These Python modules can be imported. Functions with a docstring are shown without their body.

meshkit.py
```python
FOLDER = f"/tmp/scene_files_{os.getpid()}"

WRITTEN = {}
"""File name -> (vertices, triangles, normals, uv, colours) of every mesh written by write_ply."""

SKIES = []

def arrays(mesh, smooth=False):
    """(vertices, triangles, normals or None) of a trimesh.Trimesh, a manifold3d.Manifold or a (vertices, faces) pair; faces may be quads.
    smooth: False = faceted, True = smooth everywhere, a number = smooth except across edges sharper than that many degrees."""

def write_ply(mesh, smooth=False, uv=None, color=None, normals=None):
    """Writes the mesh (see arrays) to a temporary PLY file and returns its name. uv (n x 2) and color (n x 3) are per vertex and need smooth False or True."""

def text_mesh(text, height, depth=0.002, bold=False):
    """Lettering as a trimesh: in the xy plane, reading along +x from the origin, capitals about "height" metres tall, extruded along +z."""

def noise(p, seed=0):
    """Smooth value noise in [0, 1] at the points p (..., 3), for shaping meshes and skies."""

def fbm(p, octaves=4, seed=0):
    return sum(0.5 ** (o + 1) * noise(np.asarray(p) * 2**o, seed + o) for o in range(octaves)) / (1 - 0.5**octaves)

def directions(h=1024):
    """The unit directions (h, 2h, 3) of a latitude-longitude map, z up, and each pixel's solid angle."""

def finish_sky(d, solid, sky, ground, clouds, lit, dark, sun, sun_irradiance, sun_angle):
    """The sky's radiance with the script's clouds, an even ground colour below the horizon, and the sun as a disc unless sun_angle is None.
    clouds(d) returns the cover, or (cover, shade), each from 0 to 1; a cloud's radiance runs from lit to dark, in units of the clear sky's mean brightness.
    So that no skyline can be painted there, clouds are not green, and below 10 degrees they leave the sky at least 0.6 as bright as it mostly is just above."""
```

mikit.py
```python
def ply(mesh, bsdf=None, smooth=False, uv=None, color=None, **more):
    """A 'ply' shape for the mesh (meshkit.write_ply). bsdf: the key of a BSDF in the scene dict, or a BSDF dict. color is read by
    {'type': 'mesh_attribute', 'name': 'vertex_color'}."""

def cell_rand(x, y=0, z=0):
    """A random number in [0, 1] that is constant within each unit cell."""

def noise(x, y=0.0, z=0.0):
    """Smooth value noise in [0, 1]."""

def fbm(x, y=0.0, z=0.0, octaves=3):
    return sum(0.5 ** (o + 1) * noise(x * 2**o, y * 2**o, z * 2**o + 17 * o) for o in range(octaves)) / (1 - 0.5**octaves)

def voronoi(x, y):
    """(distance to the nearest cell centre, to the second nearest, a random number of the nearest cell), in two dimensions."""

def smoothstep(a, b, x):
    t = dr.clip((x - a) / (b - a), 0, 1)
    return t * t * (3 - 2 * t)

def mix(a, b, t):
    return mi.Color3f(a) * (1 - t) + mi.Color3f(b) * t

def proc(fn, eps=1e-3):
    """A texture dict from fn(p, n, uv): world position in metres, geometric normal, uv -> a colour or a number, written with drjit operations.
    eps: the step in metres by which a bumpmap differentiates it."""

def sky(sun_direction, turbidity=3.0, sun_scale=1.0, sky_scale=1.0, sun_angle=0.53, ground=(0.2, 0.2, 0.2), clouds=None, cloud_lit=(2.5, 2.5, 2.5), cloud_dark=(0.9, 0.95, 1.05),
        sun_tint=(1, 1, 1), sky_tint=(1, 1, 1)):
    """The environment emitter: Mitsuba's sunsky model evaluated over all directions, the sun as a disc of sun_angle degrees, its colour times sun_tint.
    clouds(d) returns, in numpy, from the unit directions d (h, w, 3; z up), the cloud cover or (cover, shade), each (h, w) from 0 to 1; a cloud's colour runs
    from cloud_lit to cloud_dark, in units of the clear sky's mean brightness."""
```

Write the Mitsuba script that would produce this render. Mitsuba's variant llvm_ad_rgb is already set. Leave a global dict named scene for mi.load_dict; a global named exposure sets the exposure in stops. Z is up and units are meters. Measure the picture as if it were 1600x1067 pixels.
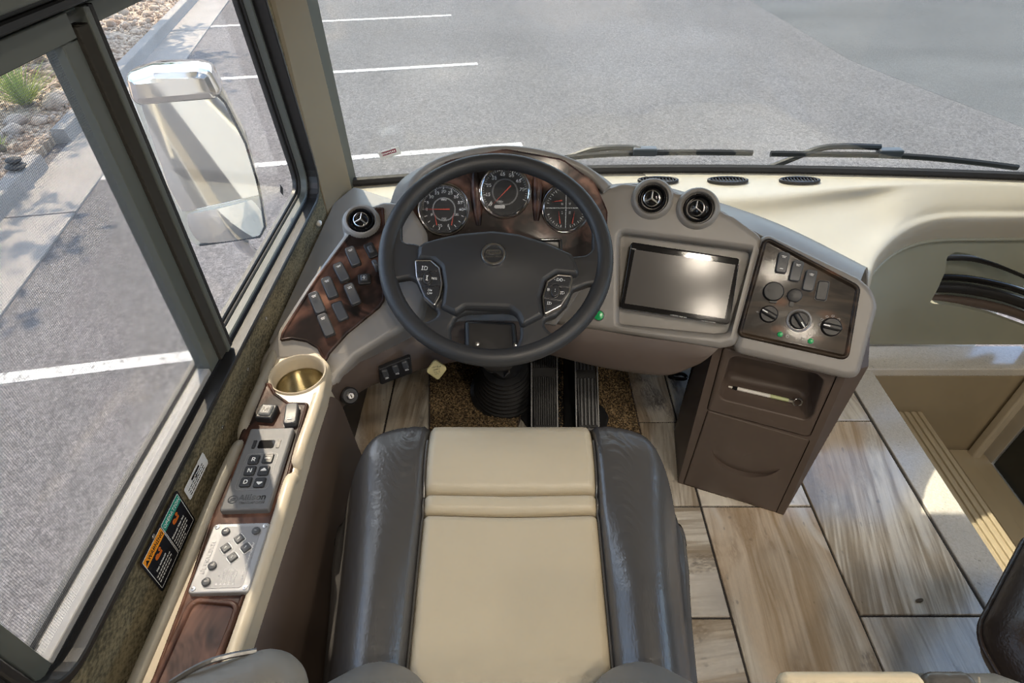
"""Driver's cab of a motor coach, seen from above the driver's seat, parked in a car park. Metres; x right, y forward, z up; cab floor at z = 0."""
import math, random
import numpy as np
import trimesh, manifold3d
import mapbox_earcut as earcut
import drjit as dr
import mitsuba as mi
import mikit, meshkit
from mikit import proc, noise, fbm, voronoi, cell_rand, smoothstep, mix
from shapely.geometry import Polygon, Point, LineString, box as sbox
from shapely.ops import unary_union
from shapely import affinity

rng = random.Random(7)
nrng = np.random.default_rng(7)
T = mi.ScalarTransform4f
scene, labels = {}, {}

# ------------------------------------------------------------------ camera, sky and sun, lamps, exposure
PITCH = math.atan((533.5 + 280) / 930.0)
scene['camera'] = {'type': 'perspective', 'fov': math.degrees(2 * math.atan(800 / 930.0)), 'fov_axis': 'x', 'near_clip': .02, 'far_clip': 400,
                   'to_world': T().look_at(origin=[0, 0, 1.42], target=[0, math.cos(PITCH), 1.42 - math.sin(PITCH)], up=[0, math.sin(PITCH), math.cos(PITCH)])}
EL = math.radians(53)
SUN = (-.46 * math.cos(EL), .888 * math.cos(EL), math.sin(EL))
def cloud_cover(d):
    z = np.maximum(d[..., 2:3], .06)
    q = np.concatenate([d[..., :2] / z * 1.1, d[..., 2:3] * 0 + 3.1], -1)
    c = meshkit.fbm(q, 5, 3)
    return np.clip((c - .52) * 4.5, 0, .85), np.clip((c - .6) * 1.5, 0, .5)
scene['sky'] = mikit.sky(SUN, turbidity=3.2, sun_scale=.74, sky_scale=2.2, sun_angle=.7, ground=(.13, .13, .125), clouds=cloud_cover, cloud_lit=(2.6, 2.6, 2.65), cloud_dark=(1.3, 1.35, 1.45), sky_tint=(1.06, 1.0, .92))
exposure = 2.95
LAMP = 20.0                                            # radiance of the ceiling downlights
LAMP_COLOR = (1.0, .88, .72)

import math, numpy as np
# work planes of the cab (4x4: columns = right, up, normal, origin)
FRM = lambda o, u, w: (lambda U, N, O: np.vstack([np.column_stack([U, np.cross(N, U), N, O]), [0, 0, 0, 1]]))(np.array(u, float) / np.linalg.norm(u), np.cross(u, w) / np.linalg.norm(np.cross(u, w)), np.array(o, float))
FR = {}
FR['wheel'] = FRM((-.031, .969, .795), (1, 0, 0), (0, math.cos(math.radians(30)), math.sin(math.radians(30))))
FR['gauge'] = FRM((-0.0143,1.22,0.7962), (1, 0, 0), (0, .5, .866))
FR['face'] = FRM((0.3829,1.079,0.6504), (math.cos(.28), -math.sin(.28), 0), (math.sin(.28) * .643, math.cos(.28) * .643, .766))
A_, B_ = np.array((0.5389,1.1114,0.7388)), np.array((0.4904,0.9784,0.5706))
FR['pod'] = FRM(B_, np.array([math.cos(.42), -math.sin(.42), 0]) - (A_ - B_) * np.dot([math.cos(.42), -math.sin(.42), 0], A_ - B_) / np.dot(A_ - B_, A_ - B_), A_ - B_)
FR['tower'] = FRM((.482, 1.008, 0), (.93, -.368, 0), (0, 0, 1))
A_, B_, C_ = np.array((-0.4605,0.9025,0.645)), np.array((-0.3706,0.8723,0.612)), np.array((-0.2925,1.1525,0.77))
N_ = np.cross(B_ - A_, C_ - A_)
FR['wing'] = FRM(A_, np.cross((0, 1, 0), N_), np.cross(N_, np.cross((0, 1, 0), N_)))
FR['console'] = FRM((-.41, .5, .62), (1, 0, 0), (0, 1, 0))
FR['wall'] = FRM((-.5, 0, 0), (0, 1, 0), (0, 0, 1))
FR['glass'] = FRM((0, 1.70, .6), (1, 0, 0), (0, -.1, 1))
FR['brake'] = FRM((0.094,1.1507,0.08), (1, 0, 0), np.array((0.0914,1.3,0.2158)) - np.array((0.094,1.1507,0.08)))
FR['gas'] = FRM((0.2273,1.1593,0.07), (1, 0, 0), np.array((0.2203,1.31,0.1881)) - np.array((0.2273,1.1593,0.07)))
FR['knee'] = FRM((-0.2542,0.9283,0.53), (math.cos(.25), math.sin(.25), 0), (0, 0.1, 1))
FR['mirror'] = FRM((-.75, 1.36, .8), (.958, .286, 0), (0, .05, 1))
FR['foot'] = FRM((0, 1.56, 0), (1, 0, 0), (0, 0, 1))


# ------------------------------------------------------------------ materials
def ref(k): return {'type': 'ref', 'id': k}
def mat(name, color, rough=.5, metallic=0.0, coat=0.0, bump=None, coat_gloss=.95, spec=.5, sheen=0.0):
    b = {'type': 'principled', 'base_color': proc(color) if callable(color) else {'type': 'rgb', 'value': list(color)},
         'roughness': proc(rough) if callable(rough) else float(rough), 'metallic': float(metallic), 'specular': float(spec)}
    if coat: b.update(clearcoat=float(coat), clearcoat_gloss=float(coat_gloss))
    if sheen: b['sheen'] = float(sheen)
    if bump: b = {'type': 'bumpmap', 'arbitrary': proc(bump[0], eps=bump[2] if len(bump) > 2 else 1e-3), 'scale': float(bump[1]), 'bsdf': b}
    scene[name] = {'type': 'twosided', 'bsdf': b}
    return name

def grain(p, n, uv):                                   # moulded plastic grain
    return noise(p.x * 900, p.y * 900, p.z * 900)
def hide(p, n, uv):                                    # leather: fine pebbles and a few long creases
    return .55 * noise(p.x * 420, p.y * 420, p.z * 420) + 1.3 * fbm(p.x * 34, p.y * 120, p.z * 60, 3) + 1.6 * noise(p.x * 9, p.y * 16, p.z * 9)
def burl(p, n, uv):
    w = fbm(p.x * 9, p.y * 9, p.z * 9, 3)
    a = fbm(p.x * 26 + w * 5, p.y * 14 + w * 4, p.z * 22, 4)
    b = noise(p.x * 70 + a * 6, p.y * 22 + w * 7, p.z * 60)
    c = mix((.012, .007, .006), (.085, .040, .029), smoothstep(.36, .66, a))
    c = mix(c, (.25, .13, .09), smoothstep(.55, .85, a) * .8)
    c = c * (1 - .75 * smoothstep(.60, .78, fbm(p.x * 34, p.y * 12, p.z * 30, 3)))
    return c * (.65 + .6 * b)
def walnut(p, n, uv):
    w = fbm(p.x * 5, p.y * 9, p.z * 16, 3)
    a = fbm(p.x * 10 + w * 3, p.y * 30, p.z * 70 + w * 5, 4)
    c = mix((.014, .010, .008), (.048, .033, .022), smoothstep(.3, .7, a))
    return mix(c, (.19, .075, .03), smoothstep(.6, .85, noise(p.x * 16, p.y * 30 + 7, p.z * 46)) * .55)
def carpet_wall(p, n, uv):
    a = fbm(p.x * 240, p.y * 240, p.z * 240, 3)
    b = fbm(p.x * 30, p.y * 16, p.z * 30, 3)
    return mix((.055, .05, .032), (.22, .19, .12), smoothstep(.25, .8, .6 * a + .45 * b))
def mat_pile(p, n, uv):
    a = noise(p.x * 260, p.y * 260, p.z * 260)
    b = noise(p.x * 420 + 9, p.y * 420, p.z * 420)
    c = mix((.06, .038, .02), (.46, .33, .18), smoothstep(.25, .85, a))
    return mix(c, (.6, .5, .36), smoothstep(.72, .95, b) * .6)
def quartz(p, n, uv):
    a = noise(p.x * 300, p.y * 300, p.z * 300)
    return mix((.60, .58, .54), (.72, .70, .67), a) * (1 - .35 * smoothstep(.9, .97, noise(p.x * 190, p.y * 190 + 40, p.z * 190)))
TX0, TW, TL = .52, .3055, .61
def tile_wood(p, n, uv):
    k = dr.floor((p.x - TX0) / TW)
    short = (k > -1.5) & (k < -.5)
    ln = dr.select(short, TL / 2, TL)
    off = dr.select(dr.abs(k - 1) < .5, .635, .935)
    r = dr.floor((p.y - off) / ln)
    h = cell_rand(k + 40, r + 40, 3)
    h2 = cell_rand(k + 40, r + 40, 8)
    turn = cell_rand(k + 40, r + 40, 5) > .86
    x, y = dr.select(turn, p.y, p.x), dr.select(turn, p.x, p.y)
    lean = (h2 - .5) * .5
    x = x + lean * y
    w = fbm(x * 7 + h * 31, y * 2.0 + h * 17, h * 9, 3) - .5
    a = fbm(x * 34 + w * 4.5 + h * 50, y * 1.7 + w * 1.4, h * 20, 5)
    f = fbm(x * 170 + w * 8, y * 9 + h * 30, h * 7, 3)
    g = fbm(x * 260, y * 120, h * 5, 2)
    c = mix((.40, .33, .245), (.80, .755, .67), smoothstep(.32, .62, .7 * a + .3 * f))
    blot = fbm(x * 10 + w * 3 + h * 9, y * 4.5 + h * 40, 4.0, 5)
    d = smoothstep(.54, .66, blot) * smoothstep(.3, .62, .5 * f + .5 * g) * (.35 + .65 * h2)
    c = mix(c, (.14, .105, .085), d)
    c = mix(c, (.50, .34, .19), smoothstep(.46, .7, fbm(x * 6 + h * 77, y * 2.4, 2.0, 3)) * (.25 + .5 * h))
    c = mix(c, (.80, .77, .72), smoothstep(.56, .72, fbm(x * 11 + w * 4, y * 1.6 + h * 12, 6.0, 4)) * .7)
    crackl = smoothstep(.80, .9, fbm(x * 46 + 3, y * 30, 8.0, 3))
    return c * (.96 + .20 * f + .14 * g) * (.86 + .24 * h) * (1 - .3 * crackl)
def asphalt(p, n, uv):
    a = noise(p.x * 130, p.y * 130, 1.0)
    b = fbm(p.x * .7, p.y * .7, 5.0, 4)
    s = fbm(p.x * .9 + p.y * .2, p.y * .22, 9.0, 3)
    c = mix((.062, .058, .059), (.165, .155, .156), a)
    c = c * (.82 + .36 * b) * (.90 + .2 * s)
    k = noise(p.x * 46, p.y * 46, 6.0)
    c = c * (.74 + .52 * k)
    crack = smoothstep(.972, .992, noise(p.x * 60, p.y * 60, 8.0))
    return c * (1 - .4 * crack)
def asphalt_new(p, n, uv):
    a = noise(p.x * 130, p.y * 130, 4.0)
    b = fbm(p.x * .6, p.y * 1.4, 7.0, 4)
    return mix((.048, .048, .049), (.118, .117, .118), a) * (.75 + .5 * b)
def concrete(p, n, uv):
    a = noise(p.x * 150, p.y * 150, p.z * 150)
    b = fbm(p.x * 3, p.y * 3, p.z * 3, 4)
    return mix((.20, .182, .165), (.33, .305, .28), .35 * a + .65 * b)
def stone(p, n, uv):
    a = fbm(p.x * 6, p.y * 6, p.z * 6, 3)
    b = noise(p.x * 60, p.y * 60, p.z * 60)
    c = mix((.30, .19, .12), (.58, .46, .35), smoothstep(.25, .75, a))
    return mix(c, (.36, .33, .30), smoothstep(.5, .7, fbm(p.x * 2.1, p.y * 2.1, p.z * 2.1 + 4, 2)) * .7) * (.75 + .4 * b)
def gravel_tint(p, n, uv):
    d1, d2, r = voronoi(p.x * 28, p.y * 28)
    return mix((.18, .125, .085), (.50, .40, .30), r)
def line_paint(p, n, uv):
    a = fbm(p.x * 40, p.y * 40, 2.0, 3)
    return mix((.50, .49, .47), (.16, .155, .15), smoothstep(.60, .80, a))
def brushed(p, n, uv):
    return mix((.50, .46, .36), (.74, .69, .56), noise(p.x * 60, p.y * 60, p.z * 1400))

mat('taupe', (.23, .217, .203), .36, bump=(grain, .00010, 4e-4))
mat('taupe_brown', (.095, .070, .058), .5, bump=(grain, .00012, 4e-4))
mat('cream_trim', (.52, .46, .36), .34, bump=(grain, .00006, 4e-4))
mat('shelf_cream', (.40, .375, .315), .30, bump=(grain, .00006, 4e-4))
mat('panel_olive', (.30, .312, .258), .36, bump=(grain, .0001, 4e-4))
mat('well_tan', (.33, .275, .19), .45)
mat('roll_grey', (.25, .235, .20), .45, bump=(grain, .0001, 4e-4))
mat('pillar_tan', (.22, .18, .12), .5, bump=(grain, .0001, 4e-4))
mat('pillar_green', (.085, .088, .07), .5)
mat('black_plastic', (.018, .018, .02), .42)
mat('black_gloss', (.008, .008, .009), .07)
mat('wheel_black', (.028, .029, .032), .46, bump=(grain, .00016, 4e-4))
mat('switch_grey', (.062, .066, .074), .38)
mat('switch_black', (.022, .023, .026), .42)
mat('rubber', (.016, .016, .017), .62)
mat('chrome', (.70, .70, .71), .06, metallic=1)
mat('chrome_soft', (.62, .62, .63), .22, metallic=1)
mat('steel_cup', brushed, .2, metallic=1)
mat('burl_gloss', burl, .5, spec=.08, coat=.7, coat_gloss=.985)
mat('walnut_gloss', walnut, .5, spec=.08, coat=.4, coat_gloss=.985)
mat('leather_cream', (.57, .50, .37), .42, bump=(hide, .0007, 8e-4))
mat('leather_dark', (.062, .061, .062), .30, spec=.95, coat=.7, coat_gloss=.72, bump=(hide, .00055, 8e-4))
mat('leather_grey', (.17, .165, .155), .45, bump=(hide, .0007, 8e-4))
mat('leather_brown', (.022, .015, .012), .4, bump=(hide, .0008, 8e-4))
mat('thread', (.30, .27, .22), .7)
mat('carpet_fabric', carpet_wall, .95, bump=(lambda p, n, uv: fbm(p.x * 300, p.y * 300, p.z * 300, 2), .0012, 5e-4))
mat('mat_carpet', mat_pile, .95)
scene['quartz_edge'] = {'type': 'roughplastic', 'diffuse_reflectance': proc(quartz), 'alpha': .03, 'int_ior': 1.9, 'nonlinear': False}
scene['tile_glaze'] = {'type': 'roughplastic', 'diffuse_reflectance': proc(tile_wood), 'alpha': .02, 'int_ior': 1.95, 'nonlinear': False}
mat('grout', (.055, .05, .047), .85)
mat('tread_beige', (.40, .34, .235), .55)
mat('asphalt_old', asphalt, .9, bump=(lambda p, n, uv: noise(p.x * 130, p.y * 130, 1.0) + noise(p.x * 55, p.y * 55, 3.0), .003, 2e-3))
mat('asphalt_patch', asphalt_new, .9, bump=(lambda p, n, uv: noise(p.x * 130, p.y * 130, 4.0), .003, 2e-3))
mat('road_paint', line_paint, .8)
mat('concrete_curb', concrete, .9)
mat('rock', stone, .9)
mat('gravel', gravel_tint, .95)
mat('frame_black', (.013, .0135, .015), .42)
mat('frame_grey', (.085, .095, .088), .36)
mat('frame_pale', (.30, .295, .29), .42)
mat('brush_pile', (.03, .028, .024), .95, bump=(lambda p, n, uv: noise(p.x * 500, p.y * 160, p.z * 500), .002, 5e-4))
mat('white_print', (.78, .78, .78), .6)
mat('grey_print', (.42, .42, .43), .6)
mat('red_needle', (.48, .05, .03), .5)
mat('dial_black', (.012, .012, .013), .6)
mat('key_grey', (.20, .205, .21), .42)
mat('pad_silver', (.30, .305, .32), .38, metallic=.35)
mat('pad_dark', (.24, .245, .26), .42, metallic=.2)
mat('keypad_grey', (.14, .145, .155), .5, bump=(lambda p, n, uv: noise(p.x * 1300, p.y * 1300, p.z * 1300), .0002, 3e-4))
mat('green_lens', (.01, .34, .10), .2, coat=.5)
mat('orange_ink', (.80, .30, .02), .5)
mat('orange_dark', (.55, .13, .02), .5)
mat('teal_ink', (.03, .26, .21), .5)
mat('decal_black', (.012, .013, .018), .4)
mat('decal_white', (.66, .68, .70), .4)
mat('sticker_red', (.20, .03, .06), .4)
mat('tag_yellow', (.72, .62, .30), .45)
mat('screen_face', (.095, .088, .083), .15, spec=.35)
mat('wall_cream', (.55, .50, .41), .6)
mat('ceiling_pale', (.40, .38, .34), .7)
mat('coach_paint_cream', (.52, .49, .42), .22, coat=1)
mat('coach_paint_dark', (.030, .033, .035), .22, coat=1)
mat('coach_paint_tan', (.22, .17, .10), .22, coat=1)
mat('door_dark', (.030, .033, .030), .4)
mat('pen_white', (.74, .73, .70), .3)
mat('pen_green', (.50, .56, .30), .3)
mat('mirror_silver', (.86, .88, .87), .02, metallic=1)
scene['leaf'] = {'type': 'principledthin', 'base_color': {'type': 'rgb', 'value': [.36, .42, .12]}, 'roughness': .5, 'diff_trans': .8}
scene['leaf_tree'] = {'type': 'principledthin', 'base_color': {'type': 'rgb', 'value': [.12, .19, .06]}, 'roughness': .5, 'diff_trans': .6}
mat('bark', (.13, .10, .07), .9)
scene['pane_glass'] = {'type': 'thindielectric', 'int_ior': 1.5, 'specular_transmittance': {'type': 'rgb', 'value': [.93, .95, .94]}}
scene['windshield_glass'] = {'type': 'thindielectric', 'int_ior': 1.5, 'specular_transmittance': {'type': 'rgb', 'value': [.74, .80, .78]}}
scene['dial_glass'] = {'type': 'thindielectric', 'int_ior': 1.5}
scene['insect_mesh'] = {'type': 'thindielectric', 'int_ior': 1.02, 'specular_transmittance': {'type': 'rgb', 'value': [.80, .80, .80]}}

# ------------------------------------------------------------------ helpers
def key_for(parent, name):
    base = f'{parent}__{name}' if parent else name
    if base not in scene and base not in labels: return base
    k = 1
    while f'{base}_{k:03d}' in scene or f'{base}_{k:03d}' in labels: k += 1
    return f'{base}_{k:03d}'
def add(name, mesh, m, parent=None, smooth=35, label=None, cat=None, group=None, kind=None, **kw):
    key = key_for(parent, name)
    scene[key] = mikit.ply(mesh, m, smooth=smooth, **kw)
    note(key, label, cat, group, kind)
    return key
def share(name, src, parent=None, to_world=None, label=None, cat=None, group=None, kind=None):
    key = key_for(parent, name)
    scene[key] = {**scene[src]}
    if to_world is not None: scene[key]['to_world'] = T(to_world)
    note(key, label, cat, group, kind)
    return key
def note(key, label=None, cat=None, group=None, kind=None):
    d = {k: v for k, v in (('label', label), ('category', cat), ('group', group), ('kind', kind)) if v}
    if d: labels[key] = d
def thing(name, label, cat, group=None):
    key = key_for(None, name)
    note(key, label, cat, group)
    return key
def tm(v, f): return trimesh.Trimesh(np.asarray(v, float), np.asarray(f, int), process=False)
def cat_(ms): return trimesh.util.concatenate([m for m in ms if m is not None])
def put(mesh, M):
    m = mesh.copy(); m.apply_transform(np.array(M, float)); return m
def inF(mesh, F): return put(mesh, FR[F])
def at(x=0, y=0, z=0, rz=0.0, rx=0.0, ry=0.0, s=1.0):
    M = trimesh.transformations.euler_matrix(rx, ry, rz); M[:3, :3] *= s; M[:3, 3] = (x, y, z); return M
def to_tm(man):
    m = man.to_mesh(); return trimesh.Trimesh(m.vert_properties[:, :3], m.tri_verts, process=False)
def to_man(mesh):
    for k in range(2):
        m = manifold3d.Manifold(manifold3d.Mesh(np.asarray(mesh.vertices, np.float32), np.asarray(mesh.faces, np.uint32)))
        if m.status() == manifold3d.Error.NoError: return m
        mesh = mesh.copy(); mesh.merge_vertices()
    raise ValueError('open mesh in a boolean')
def cut(a, *bs):
    m = to_man(a)
    for b in bs: m = m - to_man(b)
    return to_tm(m)
def P2(pts): return Polygon(pts).buffer(0)
def rounded(poly, r, res=5):
    q = poly.buffer(-r, join_style=2).buffer(2 * r, quad_segs=res).buffer(-r, quad_segs=res)
    return q if not q.is_empty else poly
def rpoly(pts, r, res=5): return rounded(P2(pts), r, res)
def rrect(w, h, r, res=5, cx=0, cy=0): return rounded(sbox(cx - w / 2, cy - h / 2, cx + w / 2, cy + h / 2), r, res)
def disc(r, cx=0, cy=0, n=40): return Point(cx, cy).buffer(r, quad_segs=n // 4)
def ring_pts(ring, ccw=True):
    a = np.array(ring.coords)[:-1]
    keep = [0]
    for i in range(1, len(a)):
        if np.linalg.norm(a[i] - a[keep[-1]]) > 1e-5: keep.append(i)
    if np.linalg.norm(a[keep[-1]] - a[0]) < 1e-5 and len(keep) > 1: keep.pop()
    a = a[keep]
    area = .5 * np.sum(a[:, 0] * np.roll(a[:, 1], -1) - np.roll(a[:, 0], -1) * a[:, 1])
    return a if (area > 0) == ccw else a[::-1]
def miters(a):
    e = np.roll(a, -1, 0) - a; e /= np.linalg.norm(e, axis=1, keepdims=True)
    n = np.column_stack([-e[:, 1], e[:, 0]])                     # inward for counter-clockwise
    n0 = np.roll(n, 1, 0)
    return (n + n0) / np.maximum(1 + np.sum(n * n0, 1, keepdims=True), .35)
def round_edge(h, b, n=3, z0=0.0):
    """profile of a plate of height h with its upper edge rounded by b: (inset, z) pairs"""
    return [(0, z0)] + [(b * (1 - math.cos(t)), h - b + b * math.sin(t)) for t in np.linspace(0, math.pi / 2, n + 1)]
def plate(poly, profile, bottom=True):
    """Polygon (holes too) raised along z through the (inset, z) pairs, closed by its last outline."""
    if poly.geom_type != 'Polygon': return cat_([plate(g, profile, bottom) for g in poly.geoms])
    V, Fs, n = [], [], 0
    rings = [ring_pts(poly.exterior, True)] + [ring_pts(r, False) for r in poly.interiors]
    ms = [miters(r) for r in rings]
    offs, lay = [], []
    for r, m in zip(rings, ms):
        k = len(r)
        for j, (ins, z) in enumerate(profile):
            V.append(np.column_stack([r + m * ins, np.full(k, z)]))
            if j:
                i = np.arange(k); a, b = n + (j - 1) * k, n + j * k
                q = np.column_stack([a + i, a + (i + 1) % k, b + (i + 1) % k, b + i])
                Fs.append(np.vstack([q[:, [0, 1, 2]], q[:, [0, 2, 3]]]))
        offs.append((n, k)); n += len(profile) * k
    V = np.vstack(V)
    def cap(j, flip):
        idx = np.concatenate([np.arange(o + j * k, o + (j + 1) * k) for o, k in offs])
        tri = np.array(earcut.triangulate_float64(V[idx][:, :2].copy(), np.cumsum([k for _, k in offs]).astype(np.uint32))).reshape(-1, 3)
        t = idx[tri]
        if len(t):
            p = V[t]; ar = np.cross(p[:, 1] - p[:, 0], p[:, 2] - p[:, 0])[:, 2]
            t = np.where((ar > 0)[:, None] != flip, t, t[:, ::-1])
        return t
    Fs.append(cap(len(profile) - 1, False))
    if bottom: Fs.append(cap(0, True))
    return tm(V, np.vstack([f for f in Fs if len(f)]))
def slab(poly, h, b=0.0, z0=0.0, n=3): return plate(poly, round_edge(h, b, n, z0) if b else [(0, z0), (0, h)])
def bx(sx, sy, sz, r=0.0, c=(0, 0, 0)):
    if r <= 0: m = trimesh.creation.box((sx, sy, sz))
    else:
        r = min(r, sx / 2.01, sy / 2.01, sz / 2.01)
        s = manifold3d.Manifold.sphere(r, 12)
        m = to_tm(manifold3d.Manifold.batch_hull([s.translate((x * (sx / 2 - r), y * (sy / 2 - r), z * (sz / 2 - r))) for x in (-1, 1) for y in (-1, 1) for z in (-1, 1)]))
    m.apply_translation(c); return m
def spline(pts, n=40, closed=False):
    from scipy.interpolate import CubicSpline
    p = np.asarray(pts, float)
    if closed: p = np.vstack([p, p[:1]])
    t = np.r_[0, np.cumsum(np.linalg.norm(np.diff(p, axis=0), axis=1) ** .5)]
    if len(p) == 2: return p[0] + (p[1] - p[0]) * np.linspace(0, 1, n)[:, None]
    return CubicSpline(t, p, bc_type='periodic' if closed else 'natural')(np.linspace(0, t[-1], n + closed))[:n]
def tube(path, r, sides=10, closed=False, flat=None):
    p = np.asarray(path, float); k = len(p)
    t = np.roll(p, -1, 0) - np.roll(p, 1, 0) if closed else np.gradient(p, axis=0)
    t /= np.linalg.norm(t, axis=1, keepdims=True) + 1e-12
    ref0 = np.array([0, 0, 1.0]) if abs(t[0][2]) < .9 else np.array([1.0, 0, 0])
    a = ref0 - t[0] * (ref0 @ t[0]); a /= np.linalg.norm(a); As = []
    for i in range(k):
        a = a - t[i] * (a @ t[i]); a /= np.linalg.norm(a) + 1e-12; As.append(a)
    As = np.array(As); Bs = np.cross(t, As)
    rr = np.broadcast_to(r, (k,))[:, None, None]; ang = np.arange(sides) * 2 * math.pi / sides
    fa = flat or 1.0
    V = (p[:, None] + rr * (fa * np.cos(ang)[None, :, None] * As[:, None] + np.sin(ang)[None, :, None] * Bs[:, None])).reshape(-1, 3)
    i, j = np.meshgrid(np.arange(k if closed else k - 1), np.arange(sides), indexing='ij'); i2 = (i + 1) % k; j2 = (j + 1) % sides
    q = np.stack([i * sides + j, i * sides + j2, i2 * sides + j2, i2 * sides + j], -1).reshape(-1, 4)
    F = [q[:, [0, 1, 2]], q[:, [0, 2, 3]]]
    if not closed:
        V = np.vstack([V, p[:1], p[-1:]]); s = np.arange(sides)
        F += [np.column_stack([np.full(sides, k * sides), (s + 1) % sides, s]), np.column_stack([np.full(sides, k * sides + 1), (k - 1) * sides + s, (k - 1) * sides + (s + 1) % sides])]
    return tm(V, np.vstack(F))
def lathe(prof, n=48):
    """(radius, z) profile turned about z; runs from the outside bottom up and inwards"""
    p = np.asarray(prof, float); k = len(p); a = np.arange(n) * 2 * math.pi / n
    V = np.stack([p[:, 0][None] * np.cos(a)[:, None], p[:, 0][None] * np.sin(a)[:, None], np.broadcast_to(p[:, 1], (n, k))], -1).reshape(-1, 3)
    i, j = np.meshgrid(np.arange(n), np.arange(k - 1), indexing='ij'); i2 = (i + 1) % n
    q = np.stack([i * k + j, i2 * k + j, i2 * k + j + 1, i * k + j + 1], -1).reshape(-1, 4)
    return tm(V, np.vstack([q[:, [0, 1, 2]], q[:, [0, 2, 3]]]))
def grid_mesh(G, flip=False):
    a, b = G.shape[:2]; i, j = np.meshgrid(np.arange(a - 1), np.arange(b - 1), indexing='ij')
    q = np.stack([i * b + j, i * b + j + 1, (i + 1) * b + j + 1, (i + 1) * b + j], -1).reshape(-1, 4)
    F = np.vstack([q[:, [0, 1, 2]], q[:, [0, 2, 3]]])
    return tm(G.reshape(-1, 3), F[:, ::-1] if flip else F)
def loft_grid(rows, n=40, m=8):
    R = np.array([spline(r, n) for r in rows])
    return np.stack([spline(R[:, i], m * (len(rows) - 1) + 1) for i in range(n)], 1)
def thick(G, t):
    """closed shell from a grid of points: the grid and its copy moved by t against the normals"""
    du, dv = np.gradient(G, axis=0), np.gradient(G, axis=1)
    nn = np.cross(dv, du); nn /= np.linalg.norm(nn, axis=2, keepdims=True) + 1e-12
    return shell(G, G - nn * t)
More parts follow.
